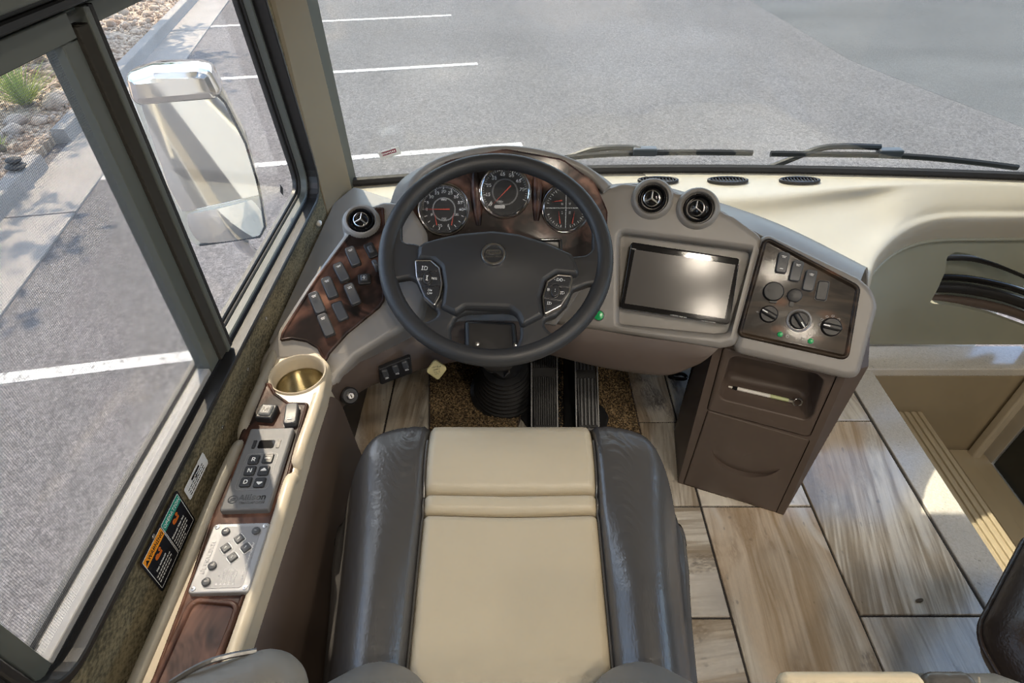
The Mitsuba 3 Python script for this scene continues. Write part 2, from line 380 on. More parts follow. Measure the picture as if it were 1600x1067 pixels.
def shell(G, B):
    a, b = G.shape[:2]; N = a * b
    top, bot = grid_mesh(G), grid_mesh(B, True)
    rim = np.r_[np.arange(b), np.arange(1, a) * b + b - 1, (a - 1) * b + np.arange(b - 2, -1, -1), np.arange(a - 2, 0, -1) * b]
    r2 = np.roll(rim, -1)
    q = np.column_stack([rim, rim + N, r2 + N, r2])
    return tm(np.vstack([G.reshape(-1, 3), B.reshape(-1, 3)]), np.vstack([top.faces, bot.faces + N, q[:, [0, 1, 2]], q[:, [0, 2, 3]]]))
def prism_between(lo, hi):
    """closed body between two outlines with the same number of points (3-D), lower and upper"""
    lo, hi = np.asarray(lo, float), np.asarray(hi, float); k = len(lo); i = np.arange(k)
    q = np.column_stack([i, (i + 1) % k, k + (i + 1) % k, k + i])
    t = np.array(earcut.triangulate_float64(hi[:, :2].copy(), np.array([k], np.uint32))).reshape(-1, 3)
    m = tm(np.vstack([lo, hi]), np.vstack([q[:, [0, 1, 2]], q[:, [0, 2, 3]], t + k, t[:, ::-1]]))
    trimesh.repair.fix_normals(m); return m
def words(text, height, x=0, y=0, rz=0.0, depth=.0004, bold=False, center=True, z=0.0):
    m = meshkit.text_mesh(text, height, depth, bold)
    if center:
        c = m.bounds.mean(0); m.apply_translation((-c[0], -c[1], 0))
    m.apply_transform(at(x, y, z, rz=rz)); return m
def bar(p, q, w, h=.0004, z=0.0):
    """thin raised strip between two plane points"""
    p, q = np.array(p, float), np.array(q, float); d = q - p; L = np.linalg.norm(d)
    m = trimesh.creation.box((L, w, h)); m.apply_transform(at((p[0] + q[0]) / 2, (p[1] + q[1]) / 2, z + h / 2, rz=math.atan2(d[1], d[0]))); return m
def lump(r, seed, sub=2, rough=.25, sc=(1, 1, 1)):
    m = trimesh.creation.icosphere(sub, 1.0); v = np.array(m.vertices)
    d = 1 + rough * 2 * (meshkit.fbm(v * 1.6 + seed * 7.3, 3) - .5)
    m.vertices = v * d[:, None] * r * np.array(sc); return m


# ------------------------------------------------------------------ car park outside
GZ = -1.11
AL, LA = np.array([-.19, .982]), np.array([.982, .19])           # along the kerb, across the bays
def gp(o, s, l): return np.array(o) + AL * s + LA * l
add('ground', tm([(-60, -60, GZ), (60, -60, GZ), (60, 60, GZ), (-60, 60, GZ)], [[0, 1, 2], [0, 2, 3]]), 'asphalt_old', smooth=False, kind='structure', label='grey asphalt of the car park around the coach')
E0 = [(4.4418,12.6199,-1.11),(4.7507,8.8622,-1.11),(5.6022,6.4395,-1.11)]
far = [(E0[2][0] + 6, E0[2][1] - 1.6), (22, 3.0), (22, 45), (-2.5, 45), (-1.2, 26)]
add('newer_asphalt', slab(P2([p[:2] for p in E0] + far), .0012, z0=0).apply_translation((0, 0, GZ + .0003)), 'asphalt_patch', parent='ground', label='darker strip of newer asphalt')
L1 = np.array([-1.97, 2.765])
for k, (l0, l1) in enumerate([(-3.6, 2.6), (-2.2, 2.65), (-2.2, 2.6), (-2.2, 2.55), (-2.2, 2.5)]):
    c = L1 + AL * 2.785 * k
    p = [c + LA * l0 - AL * .05, c + LA * l1 - AL * .05, c + LA * l1 + AL * .05, c + LA * l0 + AL * .05]
    add('parking_line', slab(P2(p), .002).apply_translation((0, 0, GZ + .001)), 'road_paint', parent='ground', smooth=False, label='white painted bay line')
# concrete gutter pan, kerb stones, planting bed
K0 = np.array([-4.47, 5.42])
for s0, s1 in ((-7.0, -4.0), (-3.98, -1.0), (-.98, 2.0), (2.02, 5.0), (5.02, 8.0), (8.02, 13.0)):
    p = [gp(K0, s0, -.02), gp(K0, s0, .56), gp(K0, s1, .56), gp(K0, s1, -.02)]
    add('gutter_slab', slab(P2(p), .03, .006).apply_translation((0, 0, GZ - .012)), 'concrete_curb', parent='ground', smooth=30, label='flat concrete gutter slab')
def kerb(s0, s1, label):
    prof = P2([(-.16, 0), (.012, 0), (-.012, .15), (-.15, .15)]); prof = rounded(prof, .015)
    m = slab(prof, s1 - s0)                                     # x across, y up, z along
    M = np.eye(4); M[:3, 0] = (*LA, 0); M[:3, 1] = (0, 0, 1); M[:3, 2] = (*(-AL), 0); M[:3, 3] = (*gp(K0, s1, 0), GZ)
    m = put(m, M); m = m.subdivide_to_size(.5) if s1 - s0 < 8 else m; v = np.array(m.vertices); v += (meshkit.noise(v * 7)[:, None] - .5) * .012; m.vertices = v
    add('kerb_stone', m, 'concrete_curb', label=label, cat='kerb', group=None)
kerb(-6.5, 0.0, 'pale concrete kerb end nearest the camera, with dark flat stones on it')
kerb(.62, 12.5, 'long pale concrete kerb running away beyond the gap, past the chrome mirror')
bed = [gp(K0, -8, -.15), gp(K0, 14, -.15), gp(K0, 14, -9), gp(K0, -8, -9)]
add('planting_bed', slab(P2(bed), .09).apply_translation((0, 0, GZ)), 'gravel', smooth=False, kind='structure', label='gravel planting bed behind the kerb')
BZ = GZ + .09
tmp = []
for i in range(5200):
    s, l = nrng.uniform(-3, 11), -.17 - 3.6 * nrng.random() ** 1.4
    q = gp(K0, s, l); r = nrng.uniform(.012, .035)
    m = trimesh.creation.icosahedron(); v = np.array(m.vertices) * r * nrng.uniform(.6, 1.25, 3)
    m.vertices = v @ trimesh.transformations.random_rotation_matrix(nrng.random(3))[:3, :3].T + (*q, BZ + r * .4); tmp.append(m)
add('gravel', cat_(tmp), 'rock', parent='planting_bed', smooth=False, label='loose tan gravel', kind='stuff')
spots = []
for i in range(900):
    s, l = nrng.uniform(-2.2, 3.2), -.30 - 2.3 * nrng.random()
    r = nrng.uniform(.06, .13) * (1.25 if s < 1.6 else .8)
    q = gp(K0, s, l)
    if all(np.hypot(*(q - p[:2])) > (r + p[2]) * 1.2 for p in spots) and np.hypot(*(q - np.array([-5.5, 6.84]))) > .25:
        spots.append((*q, r))
    if len(spots) >= 110: break
for i in range(60):
    s, l = nrng.uniform(3.2, 9.5), -.3 - 2.0 * nrng.random(); spots.append((*gp(K0, s, l), nrng.uniform(.05, .11)))
shapes = [add('boulder_shape', lump(1, k, 2, .33, (1, .85, .6)), 'rock', smooth=50) for k in range(6)]
protos = [scene.pop(k) for k in shapes]; [labels.pop(k, None) for k in shapes]
for i, (x, y, r) in enumerate(spots):
    key = key_for(None, 'garden_rock')
    scene[key] = {**protos[i % 6], 'to_world': T(at(x, y, BZ + r * .3, rz=nrng.uniform(0, 6.3), s=r))}
    note(key, 'tan garden rock lying in the gravel bed behind the kerb', 'rock', 'rocks in the gravel bed')
b = add('flat_stone', put(lump(.09, 5, 2, .2, (1, .9, .3)), at(*gp(K0, -.32, -.08), GZ + .182)), 'rubber', label='dark flat stone lying on top of the nearer kerb end, the lower of two', cat='stone')
add('flat_stone', put(lump(.07, 9, 2, .2, (1, .8, .35)), at(*gp(K0, -.30, -.08), GZ + .232)), 'rubber', label='small dark stone resting on the flat stone on the kerb', cat='stone')
def grass(name, x, y, h, n, spread, seed, label, m='leaf'):
    g = np.random.default_rng(seed); V, Fs = [], []
    for i in range(n):
        a = g.uniform(0, 2 * math.pi); tilt = spread * g.random() ** .7; L = h * g.uniform(.65, 1.1); w = .0055
        d = np.array([math.cos(a), math.sin(a)]); t = np.linspace(0, 1, 5)
        ctr = np.column_stack([d[0] * L * (math.sin(tilt) * t + .35 * tilt * t * t), d[1] * L * (math.sin(tilt) * t + .35 * tilt * t * t), L * math.cos(tilt) * t * (1 - .22 * tilt * t)])
        side = np.array([-d[1], d[0], 0]) * w; k = len(V) * 10
        wd = np.array([1, 1, .85, .6, .08])[:, None]
        V.append(np.vstack([ctr + side * wd, ctr - side * wd]))
        for j in range(4): Fs.append([k + j, k + j + 1, k + 5 + j + 1, k + 5 + j])
    v = np.vstack(V); f = np.array(Fs)
    root = thing(name, label, 'plant')
    add('leaf_blades', put(tm(v, np.vstack([f[:, [0, 1, 2]], f[:, [0, 2, 3]]])), at(x, y, BZ)), m, parent=root, smooth=False, kind='stuff')
    add('root_crown', put(lump(.05, seed, 1), at(x, y, BZ + .02)), 'bark', parent=root)
grass('spiky_grass_plant', -5.5, 6.84, .56, 260, 1.0, 3, 'bright green spiky grass plant behind the kerb at the left edge')
grass('spiky_grass_plant', *(-6.7089,11.1289,-1.02)[:2], .5, 220, .7, 4, 'distant green grass plant seen at the top of the front side pane')
grass('spiky_grass_plant', *(-5.0071,5.6282,-1.02)[:2], .16, 60, .9, 5, 'very small green tuft among rocks at the left picture edge')
grass('spiky_grass_plant', *(-6.3971,8.547,-1.02)[:2], .4, 160, .8, 6, 'pale grass clump behind the bright green plant')
def tree(x, y, h, r, seed, lean, label):
    g = np.random.default_rng(seed); root = thing('desert_tree', label, 'tree'); tip = np.array([x + lean[0], y + lean[1], GZ + h])
    tw = [tube(spline([(x, y, GZ), ((x + tip[0]) / 2 - .1, (y + tip[1]) / 2, GZ + h * .5), tip], 14), np.linspace(.07, .03, 14), 8)]; lv = []
    for i in range(46):
        e = tip + g.normal(0, 1, 3) * (r * .5, r * .5, r * .28); s = tip + (np.array([x, y, GZ + h * .45]) - tip) * g.random() * .9
        path = spline([s, (s + e) / 2 + g.normal(0, .12, 3), e], 8); tw.append(tube(path, np.linspace(.016, .004, 8), 5))
        for j in range(60):
            c = path[g.integers(3, 8)] + g.normal(0, .13, 3); q = g.normal(0, 1, (2, 3)) * .042
            lv.append(np.array([c - q[0], c + q[1], c + q[0], c - q[1]]))
    v = np.vstack(lv); k = np.arange(len(lv))[:, None] * 4
    add('branches', cat_(tw), 'bark', parent=root)
    add('foliage', tm(v, np.vstack([k + [0, 1, 2], k + [0, 2, 3]])), 'leaf_tree', parent=root, smooth=False, kind='stuff')
tree(-7.6, 11.6, 3.3, 1.5, 21, (1.3, -.5), 'desert tree behind the kerb that throws the far shadow on the asphalt')
tree(-7.0, 4.9, 3.3, 1.2, 22, (1.2, .7), 'desert tree beyond the left picture edge that throws shade on the gutter')
tree(-7.6, 7.6, 3.6, 1.0, 23, (1.0, .8), 'desert tree behind the bright green plant')

# ------------------------------------------------------------------ coach shell
XL, XR, YB = -.5, 1.85, -3.4
WIN = [(.235, .712), (1.395, .712), (1.385, .80), (1.325, 1.150), (1.313, 1.258), (.235, 1.258)]     # opening in the left wall (y, z)
win = rounded(Polygon(WIN), .045, 6)
wall = Polygon([(YB, -.35), (1.46, -.35), (1.46, .9), (1.36, 2.1), (YB, 2.1)], [list(win.buffer(.012).exterior.coords), [(-2.7, .75), (-1.1, .75), (-1.1, 1.5), (-2.7, 1.5)]])
add('wall_left', put(slab(wall, .04, z0=0), FR['wall'] @ at(0, 0, -.044)), 'carpet_fabric', smooth=False, kind='structure', label='side wall covered with olive brown carpet fabric')
def wring(out, inn, x0, x1, m, parent, name, b=.002, **kw):
    a, c = win.buffer(out), win.buffer(inn)
    add(name, put(plate(Polygon(a.exterior.coords, [c.exterior.coords]), [(0, x0), (0, x1 - b), (b, x1)]), FR['wall']), m, parent=parent, smooth=30, **kw)
scene_w = add('window_1', put(plate(Polygon(win.buffer(.026).exterior.coords, [win.buffer(.014).exterior.coords]), [(0, -.004), (0, .004), (.003, .007)]), FR['wall']), 'frame_black', kind='structure', label='black framed sliding side window beside the driver')
wring(.0165, .006, -.012, .0125, 'frame_black', scene_w, 'inner_flange')
wring(.0135, -.001, -.046, -.012, 'frame_black', scene_w, 'jamb_liner')
wring(-.0008, -.006, -.028, -.012, 'frame_grey', scene_w, 'track_rail')
wring(-.0008, -.010, -.034, -.0285, 'rubber', scene_w, 'glazing_seal')
wring(-.0008, -.016, -.045, -.0345, 'frame_black', scene_w, 'outer_track')
add('sill_track', put(slab(sbox(.25, .7135, .79, .7225), .022, .001), FR['wall'] @ at(0, 0, -.0345)), 'frame_pale', parent=scene_w, label='pale sill track below the insect screen')
add('head_valance', put(slab(rounded(sbox(.0, 1.284, 1.36, 1.315), .004), .030, .004), FR['wall']), 'frame_grey', parent=scene_w, label='grey green head rail over the window')
for y, z in [((0.5597,0.6416)), ((0.6654,0.6318)), ((0.8006,0.6375)), ((0.9262,0.6586)), ((0.4387,0.6693))]:
    add('screw', inF(put(slab(disc(.0035, n=12), .0022, .0008), at(y, z + .012, .007)), 'wall'), 'chrome_soft', parent=scene_w)
def upright(y0, y1, z0, z1, x0, x1, m, name, **kw):
    return add(name, put(slab(sbox(y0, z0, y1, z1), x1 - x0, .002), FR['wall'] @ at(0, 0, x0)), m, parent=scene_w, **kw)
upright(.727, .757, .716, 1.2285, -.032, -.008, 'frame_grey', 'screen_frame_upright', label='grey upright of the sliding insect screen')
upright(.757, .781, .716, 1.240, -.020, -.003, 'brush_pile', 'brush_strip', label='dark brush weather strip')
upright(.7815, .793, .712, 1.256, -.033, -.001, 'frame_grey', 'meeting_rail')
upright(.793, .803, .712, 1.256, -.040, -.002, 'rubber', 'meeting_rail_seal')
upright(.262, .755, 1.229, 1.257, -.030, -.006, 'frame_grey', 'screen_frame_head')
upright(.790, 1.318, 1.233, 1.257, -.040, -.010, 'frame_grey', 'pane_head')
upright(.262, .726, .714, .724, -.030, -.010, 'frame_pale', 'screen_frame_sill')
upright(.240, .262, .716, 1.2285, -.032, -.010, 'frame_grey', 'screen_frame_upright')
Y0, Y1, Z0, Z1 = .262, .727, .724, 1.229
wires = [trimesh.creation.box((.00022, .00022, Z1 - Z0)).apply_translation((-.520, y, (Z0 + Z1) / 2)) for y in np.arange(Y0, Y1, .0026)]
wires += [trimesh.creation.box((.00022, Y1 - Y0, .00022)).apply_translation((-.520, (Y0 + Y1) / 2, z)) for z in np.arange(Z0, Z1, .0026)]
add('insect_screen', cat_(wires), 'switch_grey', parent=scene_w, smooth=False, kind='stuff', label='fine insect screen mesh')
pane = win.buffer(-.004)
add('glass_mark', put(slab(Polygon([(1.262, .774), (1.272, .762), (1.282, .774), (1.272, .788)]), .0006), FR['wall'] @ at(0, 0, -.0352)), 'decal_black', parent=scene_w, label='small black mark on the front pane')
add('trim_clip', put(bx(.018, .012, .012, .005, (1.347, .644, .006)), FR['wall']), 'pen_white', parent='wall_left', label='small pale clip at the foot of the wall')
def sheet(poly, x): return put(plate(poly, [(0, 0)], bottom=False), FR['wall'] @ at(0, 0, x))
add('pane', sheet(pane.intersection(sbox(.2, .6, .79, 1.3)), -.040), 'pane_glass', parent=scene_w, smooth=False)
add('pane', sheet(pane.intersection(sbox(.80, .6, 1.5, 1.3)), -.036), 'pane_glass', parent=scene_w, smooth=False)
# tan pillar between the side window and the windscreen
def pl(x, y, z): return (x, y, z)
lo = [(-.545, 1.46, .50), (-.503, 1.46, .50), (-.494, 1.512, .50), (-.470, 1.625, .50), (-.474, 1.632, .50), (-.56, 1.632, .50)]
hi = [(-.56, 1.31, 2.1), (-.503, 1.31, 2.1), (-.486, 1.33, 2.1), (-.470, 1.40, 2.1), (-.474, 1.408, 2.1), (-.56, 1.408, 2.1)]
add('trim_1', prism_between(lo, hi), 'pillar_tan', smooth=25, kind='structure', label='tan plastic trim of the left windscreen pillar')
lo = [(-.56, 1.632, .50), (-.474, 1.632, .50), (-.466, 1.672, .50), (-.56, 1.70, .50)]
hi = [(-.56, 1.408, 2.1), (-.474, 1.408, 2.1), (-.462, 1.50, 2.1), (-.56, 1.52, 2.1)]
add('trim_2', prism_between(lo, hi), 'pillar_green', smooth=25, kind='structure', label='dark edge of the pillar beside the windscreen')
lo = [(XR - .03, 1.2, .5), (XR + .06, 1.2, .5), (XR + .06, 1.68, .5), (XR - .03, 1.64, .5)]
hi = [(x, y - .15, 2.1) for x, y, z in lo]
add('trim_3', prism_between(lo, hi), 'pillar_tan', smooth=25, kind='structure', label='right windscreen pillar')
# windscreen: gently curved in plan, leaning back
def wy(x): return 1.752 - np.where(np.asarray(x) < .5, .095, .048) * (np.asarray(x) - .5) ** 2
def wpt(x, h, off=0.0): return np.array([x, wy(x) - .1 * h + off, .585 + h])
xs, hs = np.linspace(-.56, 1.92, 40), np.linspace(-.05, .78, 8)
add('window_2', np_sheet := grid_mesh(np.array([[wpt(x, h) for x in xs] for h in hs]), True), 'windshield_glass', smooth=True, kind='structure', label='wide windscreen')
add('bottom_seal', tube([wpt(x, .026, -.014) for x in np.linspace(-.48, 1.86, 50)], .014, 8, flat=1.0), 'rubber', parent='window_2', label='black rubber strip along the foot of the windscreen')
hd = [wpt(x, .745) for x in xs]
hb = np.array([[wpt(x, .565, -.01) + (0, 0, 0) for x in xs], [wpt(x, 1.6, -.01) for x in xs]])
add('wall_front', shell(hb, hb - np.array([0, .10, 0])), 'wall_cream', smooth=30, kind='structure', label='unseen header added above the windscreen to block the sun')  # added out of view; its lower edge is set to cut off sunlight
# floor: grout bed, wood-look tiles, stone edge, stairwell
XE = 1.236
gr = sbox(XL - .05, YB, 1.136, 1.60)
add('floor', slab(gr, .02).apply_translation((0, 0, -.0265)), 'grout', smooth=False, kind='structure', label='floor of wood-look tiles with dark joints')
J = .003
for k in range(-4, 3):
    x0, x1 = TX0 + k * TW, TX0 + (k + 1) * TW
    ln = TL / 2 if k == -1 else TL; off = .635 if k == 1 else .935
    x0, x1 = max(x0, XL - .05), min(x1, 1.1355)
    if x1 - x0 < .02: continue
    for r in range(-8, 5):
        y0, y1 = off + r * ln, off + (r + 1) * ln
        y0, y1 = max(y0, -1.6 if k != -1 else -.9), min(y1, 1.60)
        if y1 - y0 < .02: continue
        add('tile', slab(sbox(x0 + J, y0 + J, x1 - J, y1 - J), .010, .0015, n=1).apply_translation((0, 0, -.010)), 'tile_glaze', parent='floor', smooth=20)
add('vinyl_floor', slab(sbox(XL, YB, XR, -1.6), .01).apply_translation((0, 0, -.012)), 'tread_beige', parent='floor', smooth=False)
add('edge_trim', slab(rounded(sbox(1.1385, -.2, XE, 1.475), .006), .03, .004).apply_translation((0, 0, -.03)), 'quartz_edge', parent='floor', label='pale stone edge strip along the stairwell')
add('edge_trim', slab(rounded(sbox(1.1385, 1.478, XR - .02, 1.60), .006), .03, .004).apply_translation((0, 0, -.03)), 'quartz_edge', parent='floor', label='pale stone edge strip at the front of the stairwell')
add('stairwell_panel', bx(.8, .02, 1.0, .003, (1.54, 1.49, -.535)), 'well_tan', parent='floor', label='tan front panel of the stairwell')
add('stair_riser', bx(.015, 1.7, .19, .002, (XE - .012, .63, -.127)), 'well_tan', parent='floor')
ST = thing('entry_step', 'upper beige entry step with grooved tread below the stone edge', 'step')
add('tread_plate', slab(rounded(sbox(XE - .02, -.2, 1.508, 1.478), .006), .03, .006).apply_translation((0, 0, -.243)), 'tread_beige', parent=ST)
for x in [1.262 + .0245 * i for i in range(10)]:
    add('tread_rib', slab(sbox(x, -.2, x + .0155, 1.47), .008, .0025).apply_translation((0, 0, -.2135)), 'tread_beige', parent=ST)
add('riser', bx(.015, 1.67, .19, .002, (1.495, .64, -.34)), 'tread_beige', parent=ST)
S2 = thing('entry_step', 'lower beige entry step at the foot of the door', 'step')
add('tread_plate', slab(rounded(sbox(1.51, -.2, XR - .01, 1.478), .006), .03, .006).apply_translation((0, 0, -.463)), 'tread_beige', parent=S2)
for x, w in ((1.53, .055), (1.60, .09), (1.705, .06)):
    add('tread_rib', slab(sbox(x, -.2, x + w, 1.47), .008, .003).apply_translation((0, 0, -.4335)), 'tread_beige', parent=S2)
# right wall with the entry door and a side window further back
rw = Polygon([(YB, -.5), (1.60, -.5), (1.60, 1.0), (1.46, 2.1), (YB, 2.1)], [[(-.15, -.45), (1.42, -.45), (1.42, 1.9), (-.15, 1.9)], [(-2.4, .75), (-.6, .75), (-.6, 1.5), (-2.4, 1.5)]])
add('wall_right', put(slab(rw, .05), FR['wall'] @ at(0, 0, XR + .5)), 'wall_cream', smooth=False, kind='structure', label='right side wall')
D1 = add('door_1', put(slab(Polygon([(-.14, -.44), (1.41, -.44), (1.41, 1.88), (-.14, 1.88)], [[(.05, .75), (1.22, .75), (1.22, 1.6), (.05, 1.6)]]), .04), FR['wall'] @ at(0, 0, XR + .5)), 'door_dark', smooth=False, kind='structure', label='dark entry door')
add('door_panel', put(slab(rounded(sbox(.2, -.33, 1.30, -.02), .02), .014, .006), FR['wall'] @ at(0, 0, XR + .4865) @ np.diag([1, 1, 1, 1.])), 'door_dark', parent=D1)
add('door_pane', put(plate(rounded(sbox(.05, .75, 1.22, 1.6), .05), [(0, 0)], bottom=False), FR['wall'] @ at(0, 0, XR + .52)), 'windshield_glass', parent=D1, smooth=False)
add('door_post', bx(.035, .035, 1.5, .008, (1.795, 1.452, .30)), 'cream_trim', parent=D1, label='cream post at the front of the door opening')
add('ceiling', bx(2.5, 5.2, .05, 0, (.675, -.9, 2.10)), 'ceiling_pale', smooth=False, kind='structure', label='pale ceiling')
add('wall_back', bx(2.5, .05, 2.6, 0, (.675, YB, .8)), 'wall_cream', smooth=False, kind='structure', label='rear wall')
for x, y in ((.203, -.10), (.208, -.50), (.9, -.1), (.9, -.7), (1.45, -.3), (.2, -1.4), (1.2, -1.6), (.55, -2.4)):
    r = thing('ceiling_light', 'round warm ceiling downlight above the cab', 'ceiling light', 'downlights in the ceiling')
    add('trim_ring', put(lathe([(.075, 0), (.075, -.006), (.063, -.008), (.060, 0)], 24), at(x, y, 2.074)), 'chrome_soft', parent=r)
    k = add('diffuser', put(tm(np.vstack([[[0, 0, 0]], [[.060 * math.cos(a), .060 * math.sin(a), 0] for a in np.arange(20) * math.pi / 10]]), [[0, 1 + (i + 1) % 20, 1 + i] for i in range(20)]), at(x, y, 2.070)), 'white_print', parent=r, smooth=False)
    scene[k]['emitter'] = {'type': 'area', 'radiance': {'type': 'rgb', 'value': [LAMP * c for c in LAMP_COLOR]}}
# painted outer side of the coach, seen in the mirror
for z0, z1, m in ((-.80, -.30, 'coach_paint_dark'), (-.30, -.27, 'coach_paint_cream'), (-.27, .0, 'coach_paint_tan'), (.0, .34, 'coach_paint_dark'), (.34, .69, 'coach_paint_cream')):
    add('coach_side', bx(.012, 8.6, z1 - z0 - .002, 0, (-.5505, -2.9, (z0 + z1) / 2)), m, parent='wall_left', smooth=False, label='painted band on the outside of the coach')
for y0, y1 in ((-7.2, .19), (1.43, 1.5)):
    add('coach_side', bx(.012, y1 - y0, 1.4, 0, (-.5505, (y0 + y1) / 2, 1.375)), 'coach_paint_cream', parent='wall_left', smooth=False)
add('coach_nose', bx(2.42, .06, 1.3, .02, (.675, 1.83, -.16)), 'coach_paint_cream', parent='wall_front')

# ------------------------------------------------------------------ outside mirror, wipers, sticker
def onM(poly, prof): return inF(plate(poly, prof), 'mirror')
MR = thing('side_mirror', 'chrome capped outside mirror beyond the driver window', 'mirror')
hs_ = rpoly([(-0.0748,0.2107),(-0.0251,0.2181),(0.064,0.2134),(0.0844,0.2024),(0.0959,0.1604),(0.1165,0.0562),(0.1143,-0.0729),(0.1047,-0.1878),(0.0831,-0.2145),(-0.0725,-0.2144),(-0.0937,-0.1938),(-0.0971,-0.097),(-0.0922,0.1577)], .012)
add('housing', onM(hs_, [(.03, -.085), (.008, -.06), (0, -.03), (0, -.004), (.004, .001)]), 'coach_paint_cream', parent=MR)
mg = rpoly([(-0.0761,0.1629),(0.0792,0.1592),(0.0958,0.1323),(0.1135,0.0349),(0.1142,-0.056),(0.1111,-0.0966),(-0.0782,-0.1154),(-0.0878,-0.0447)], .008)
add('mirror_glass', onM(mg, [(0, .0), (0, .0035), (.001, .004)]), 'mirror_silver', parent=MR, smooth=15, label='flat upper mirror glass')
mc = rpoly([(-0.0762,-0.1227),(0.1073,-0.1048),(0.0999,-0.1814),(0.082,-0.2067),(-0.0667,-0.2059),(-0.0835,-0.1863)], .012)
cm = plate(mc, [(0, 0), (0, .003)]).subdivide_to_size(.012); v = np.array(cm.vertices); c0 = np.array(mc.centroid.coords[0])
v[:, 2] += np.where(v[:, 2] > .001, .012 - .012 * (np.hypot(*(v[:, :2] - c0).T) / .075) ** 2 * .8, 0); cm.vertices = v
add('convex_glass', inF(cm, 'mirror'), 'mirror_silver', parent=MR, smooth=60, label='convex lower mirror glass')
cp = rpoly([(-0.0794,0.2084),(-0.0247,0.2194),(0.0644,0.2146),(0.0865,0.2048),(0.0946,0.1606),(0.0812,0.1478),(-0.0784,0.1495),(-0.086,0.1639)], .012)
add('chrome_cap', onM(cp, [(.02, -.09), (0, -.06), (-.004, 0), (0, .02), (.006, .03), (.016, .033)]), 'chrome', parent=MR, label='chrome cap on top of the mirror')
add('bezel_strip', inF(tube([(*p, .003) for p in [(0.0792,0.1592),(0.0958,0.1323),(0.1135,0.0349),(0.1142,-0.056),(0.1117,-0.1002),(0.1005,-0.1852),(0.081,-0.2103),(-0.0679,-0.2095)]], .003, 6), 'mirror'), 'rubber', parent=MR)
a0 = np.array((-0.721,1.3583,0.5933)); a1 = np.array((-0.7312,1.45,0.4824))
add('arm', tube(spline([a0 + (0, .03, .03), a0 + (0, .01, -.01), a1, (-.556, 1.39, .46)], 20), .022, 10, flat=.6), 'chrome', parent=MR, label='chrome mounting arm')
def wiper(label, arm, clamp, blade):
    r = thing('windscreen_wiper', label, 'wiper')
    add('arm', tube(spline(arm, 30), .010, 8), 'frame_black', parent=r)
    add('rubber_blade', tube(spline(blade, 30), .0065, 6, flat=1.5), 'rubber', parent=r)
    c = np.array(clamp); add('clamp', bx(.075, .03, .024, .005, c), 'switch_grey', parent=r)
wiper('left windscreen wiper lying low in front of the steering wheel', [(0.1464,1.8,0.6059),(0.2116,1.8,0.6313),(0.2606,1.8,0.6459),(0.3703,1.8,0.65),(0.399,1.79,0.6481)], (0.4136,1.79,0.644), [(0.1368,1.785,0.619),(0.2403,1.785,0.6316),(0.3994,1.785,0.6399),(0.5787,1.785,0.642),(0.7508,1.785,0.6399)])
wiper('right windscreen wiper in front of the passenger side dash', [(0.7922,1.8,0.5713),(0.877,1.8,0.6101),(0.9436,1.8,0.6417),(0.9995,1.8,0.6542),(1.1502,1.8,0.6521)], (1.1806,1.79,0.6398), [(0.8073,1.785,0.6379),(0.9799,1.785,0.6358),(1.1817,1.785,0.6316),(1.3891,1.785,0.6169),(1.6047,1.785,0.5913)])
SK = thing('windscreen_sticker', 'small white sticker with a dark red band on the windscreen', 'sticker')
s0, s1 = np.array((-0.3719,1.6,0.7114)), np.array((-0.314,1.61,0.7257))
u_ = s1 - s0; SF = FRM((s0 + s1) / 2 + (0, -.0, 0), u_, (0, -.1, 1)); w_ = np.linalg.norm(u_)
add('backing', put(slab(rrect(w_, .024, .002), .0008), SF), 'decal_white', parent=SK, smooth=False)
add('red_band', put(slab(rrect(w_ * .68, .011, .0005, cx=-.001, cy=.003), .0006, z0=.0), SF @ at(0, 0, .0007)), 'sticker_red', parent=SK, smooth=False)
add('lettering', put(cat_([bx(w, h, .0003, 0, (x, .003, .0015)) for x, w, h in ((-.021, .003, .006), (-.016, .004, .004), (-.011, .0035, .005), (-.006, .004, .004), (-.001, .0035, .004), (.004, .003, .0055), (.009, .004, .004), (.0145, .004, .004))]), SF), 'white_print', parent=SK, smooth=False)


# ------------------------------------------------------------------ dashboard
DB = thing('dashboard', 'moulded taupe dashboard wrapping around the driver, with dark burl wood panels', 'dashboard')
def on(frame, poly, prof, z=0.0): return put(plate(poly, prof), FR[frame] @ at(0, 0, z))
# shelf under the windscreen: flat at the back, dished in front of the passenger, rolled over an arched lip
RIM = [(1.86, 1.565), (1.60, 1.568), (1.40, 1.566), (1.256, 1.555), (1.128, 1.494), (1.03, 1.41), (.953, 1.32), (.885, 1.21), (.82, 1.14), (.72, 1.11), (.60, 1.11)]
RIM = spline(RIM, 44); tn = np.gradient(RIM, axis=0); tn /= np.linalg.norm(tn, axis=1, keepdims=True); nm = np.column_stack([-tn[:, 1], tn[:, 0]])
nm = -nm if nm[0] @ [0, 1] < 0 else nm                     # away from the footwell
back = np.array([np.array([x, wy(x) - .012]) for x in np.linspace(1.86, .40, 44)])
def rowp(t, z): return [(*(RIM[i] + (back[i] - RIM[i]) * t), z) for i in range(44)]
def rown(d, z): return [(*(RIM[i] + nm[i] * d), z + .0 * i) for i in range(44)]
dx_ = np.linspace(1.86, .40, 44)
dish = 1 / (1 + np.exp((dx_ - 1.13) / .035)) / (1 + np.exp((.50 - dx_) / .05))
def low(r, d): return [(x, y, z - d * k) for (x, y, z), k in zip(r, dish)]
rows = [rowp(1, .603), rowp(.80, .601), rowp(.70, .5985), low(rowp(.64, .595), .020), low(rowp(.46, .581), .024), low(rowp(.22, .560), .013), rown(.012, .5475), rown(-.003, .541), rown(-.011, .524), rown(-.010, .498), rown(-.006, .470)]
G = loft_grid(rows, 90, 5)
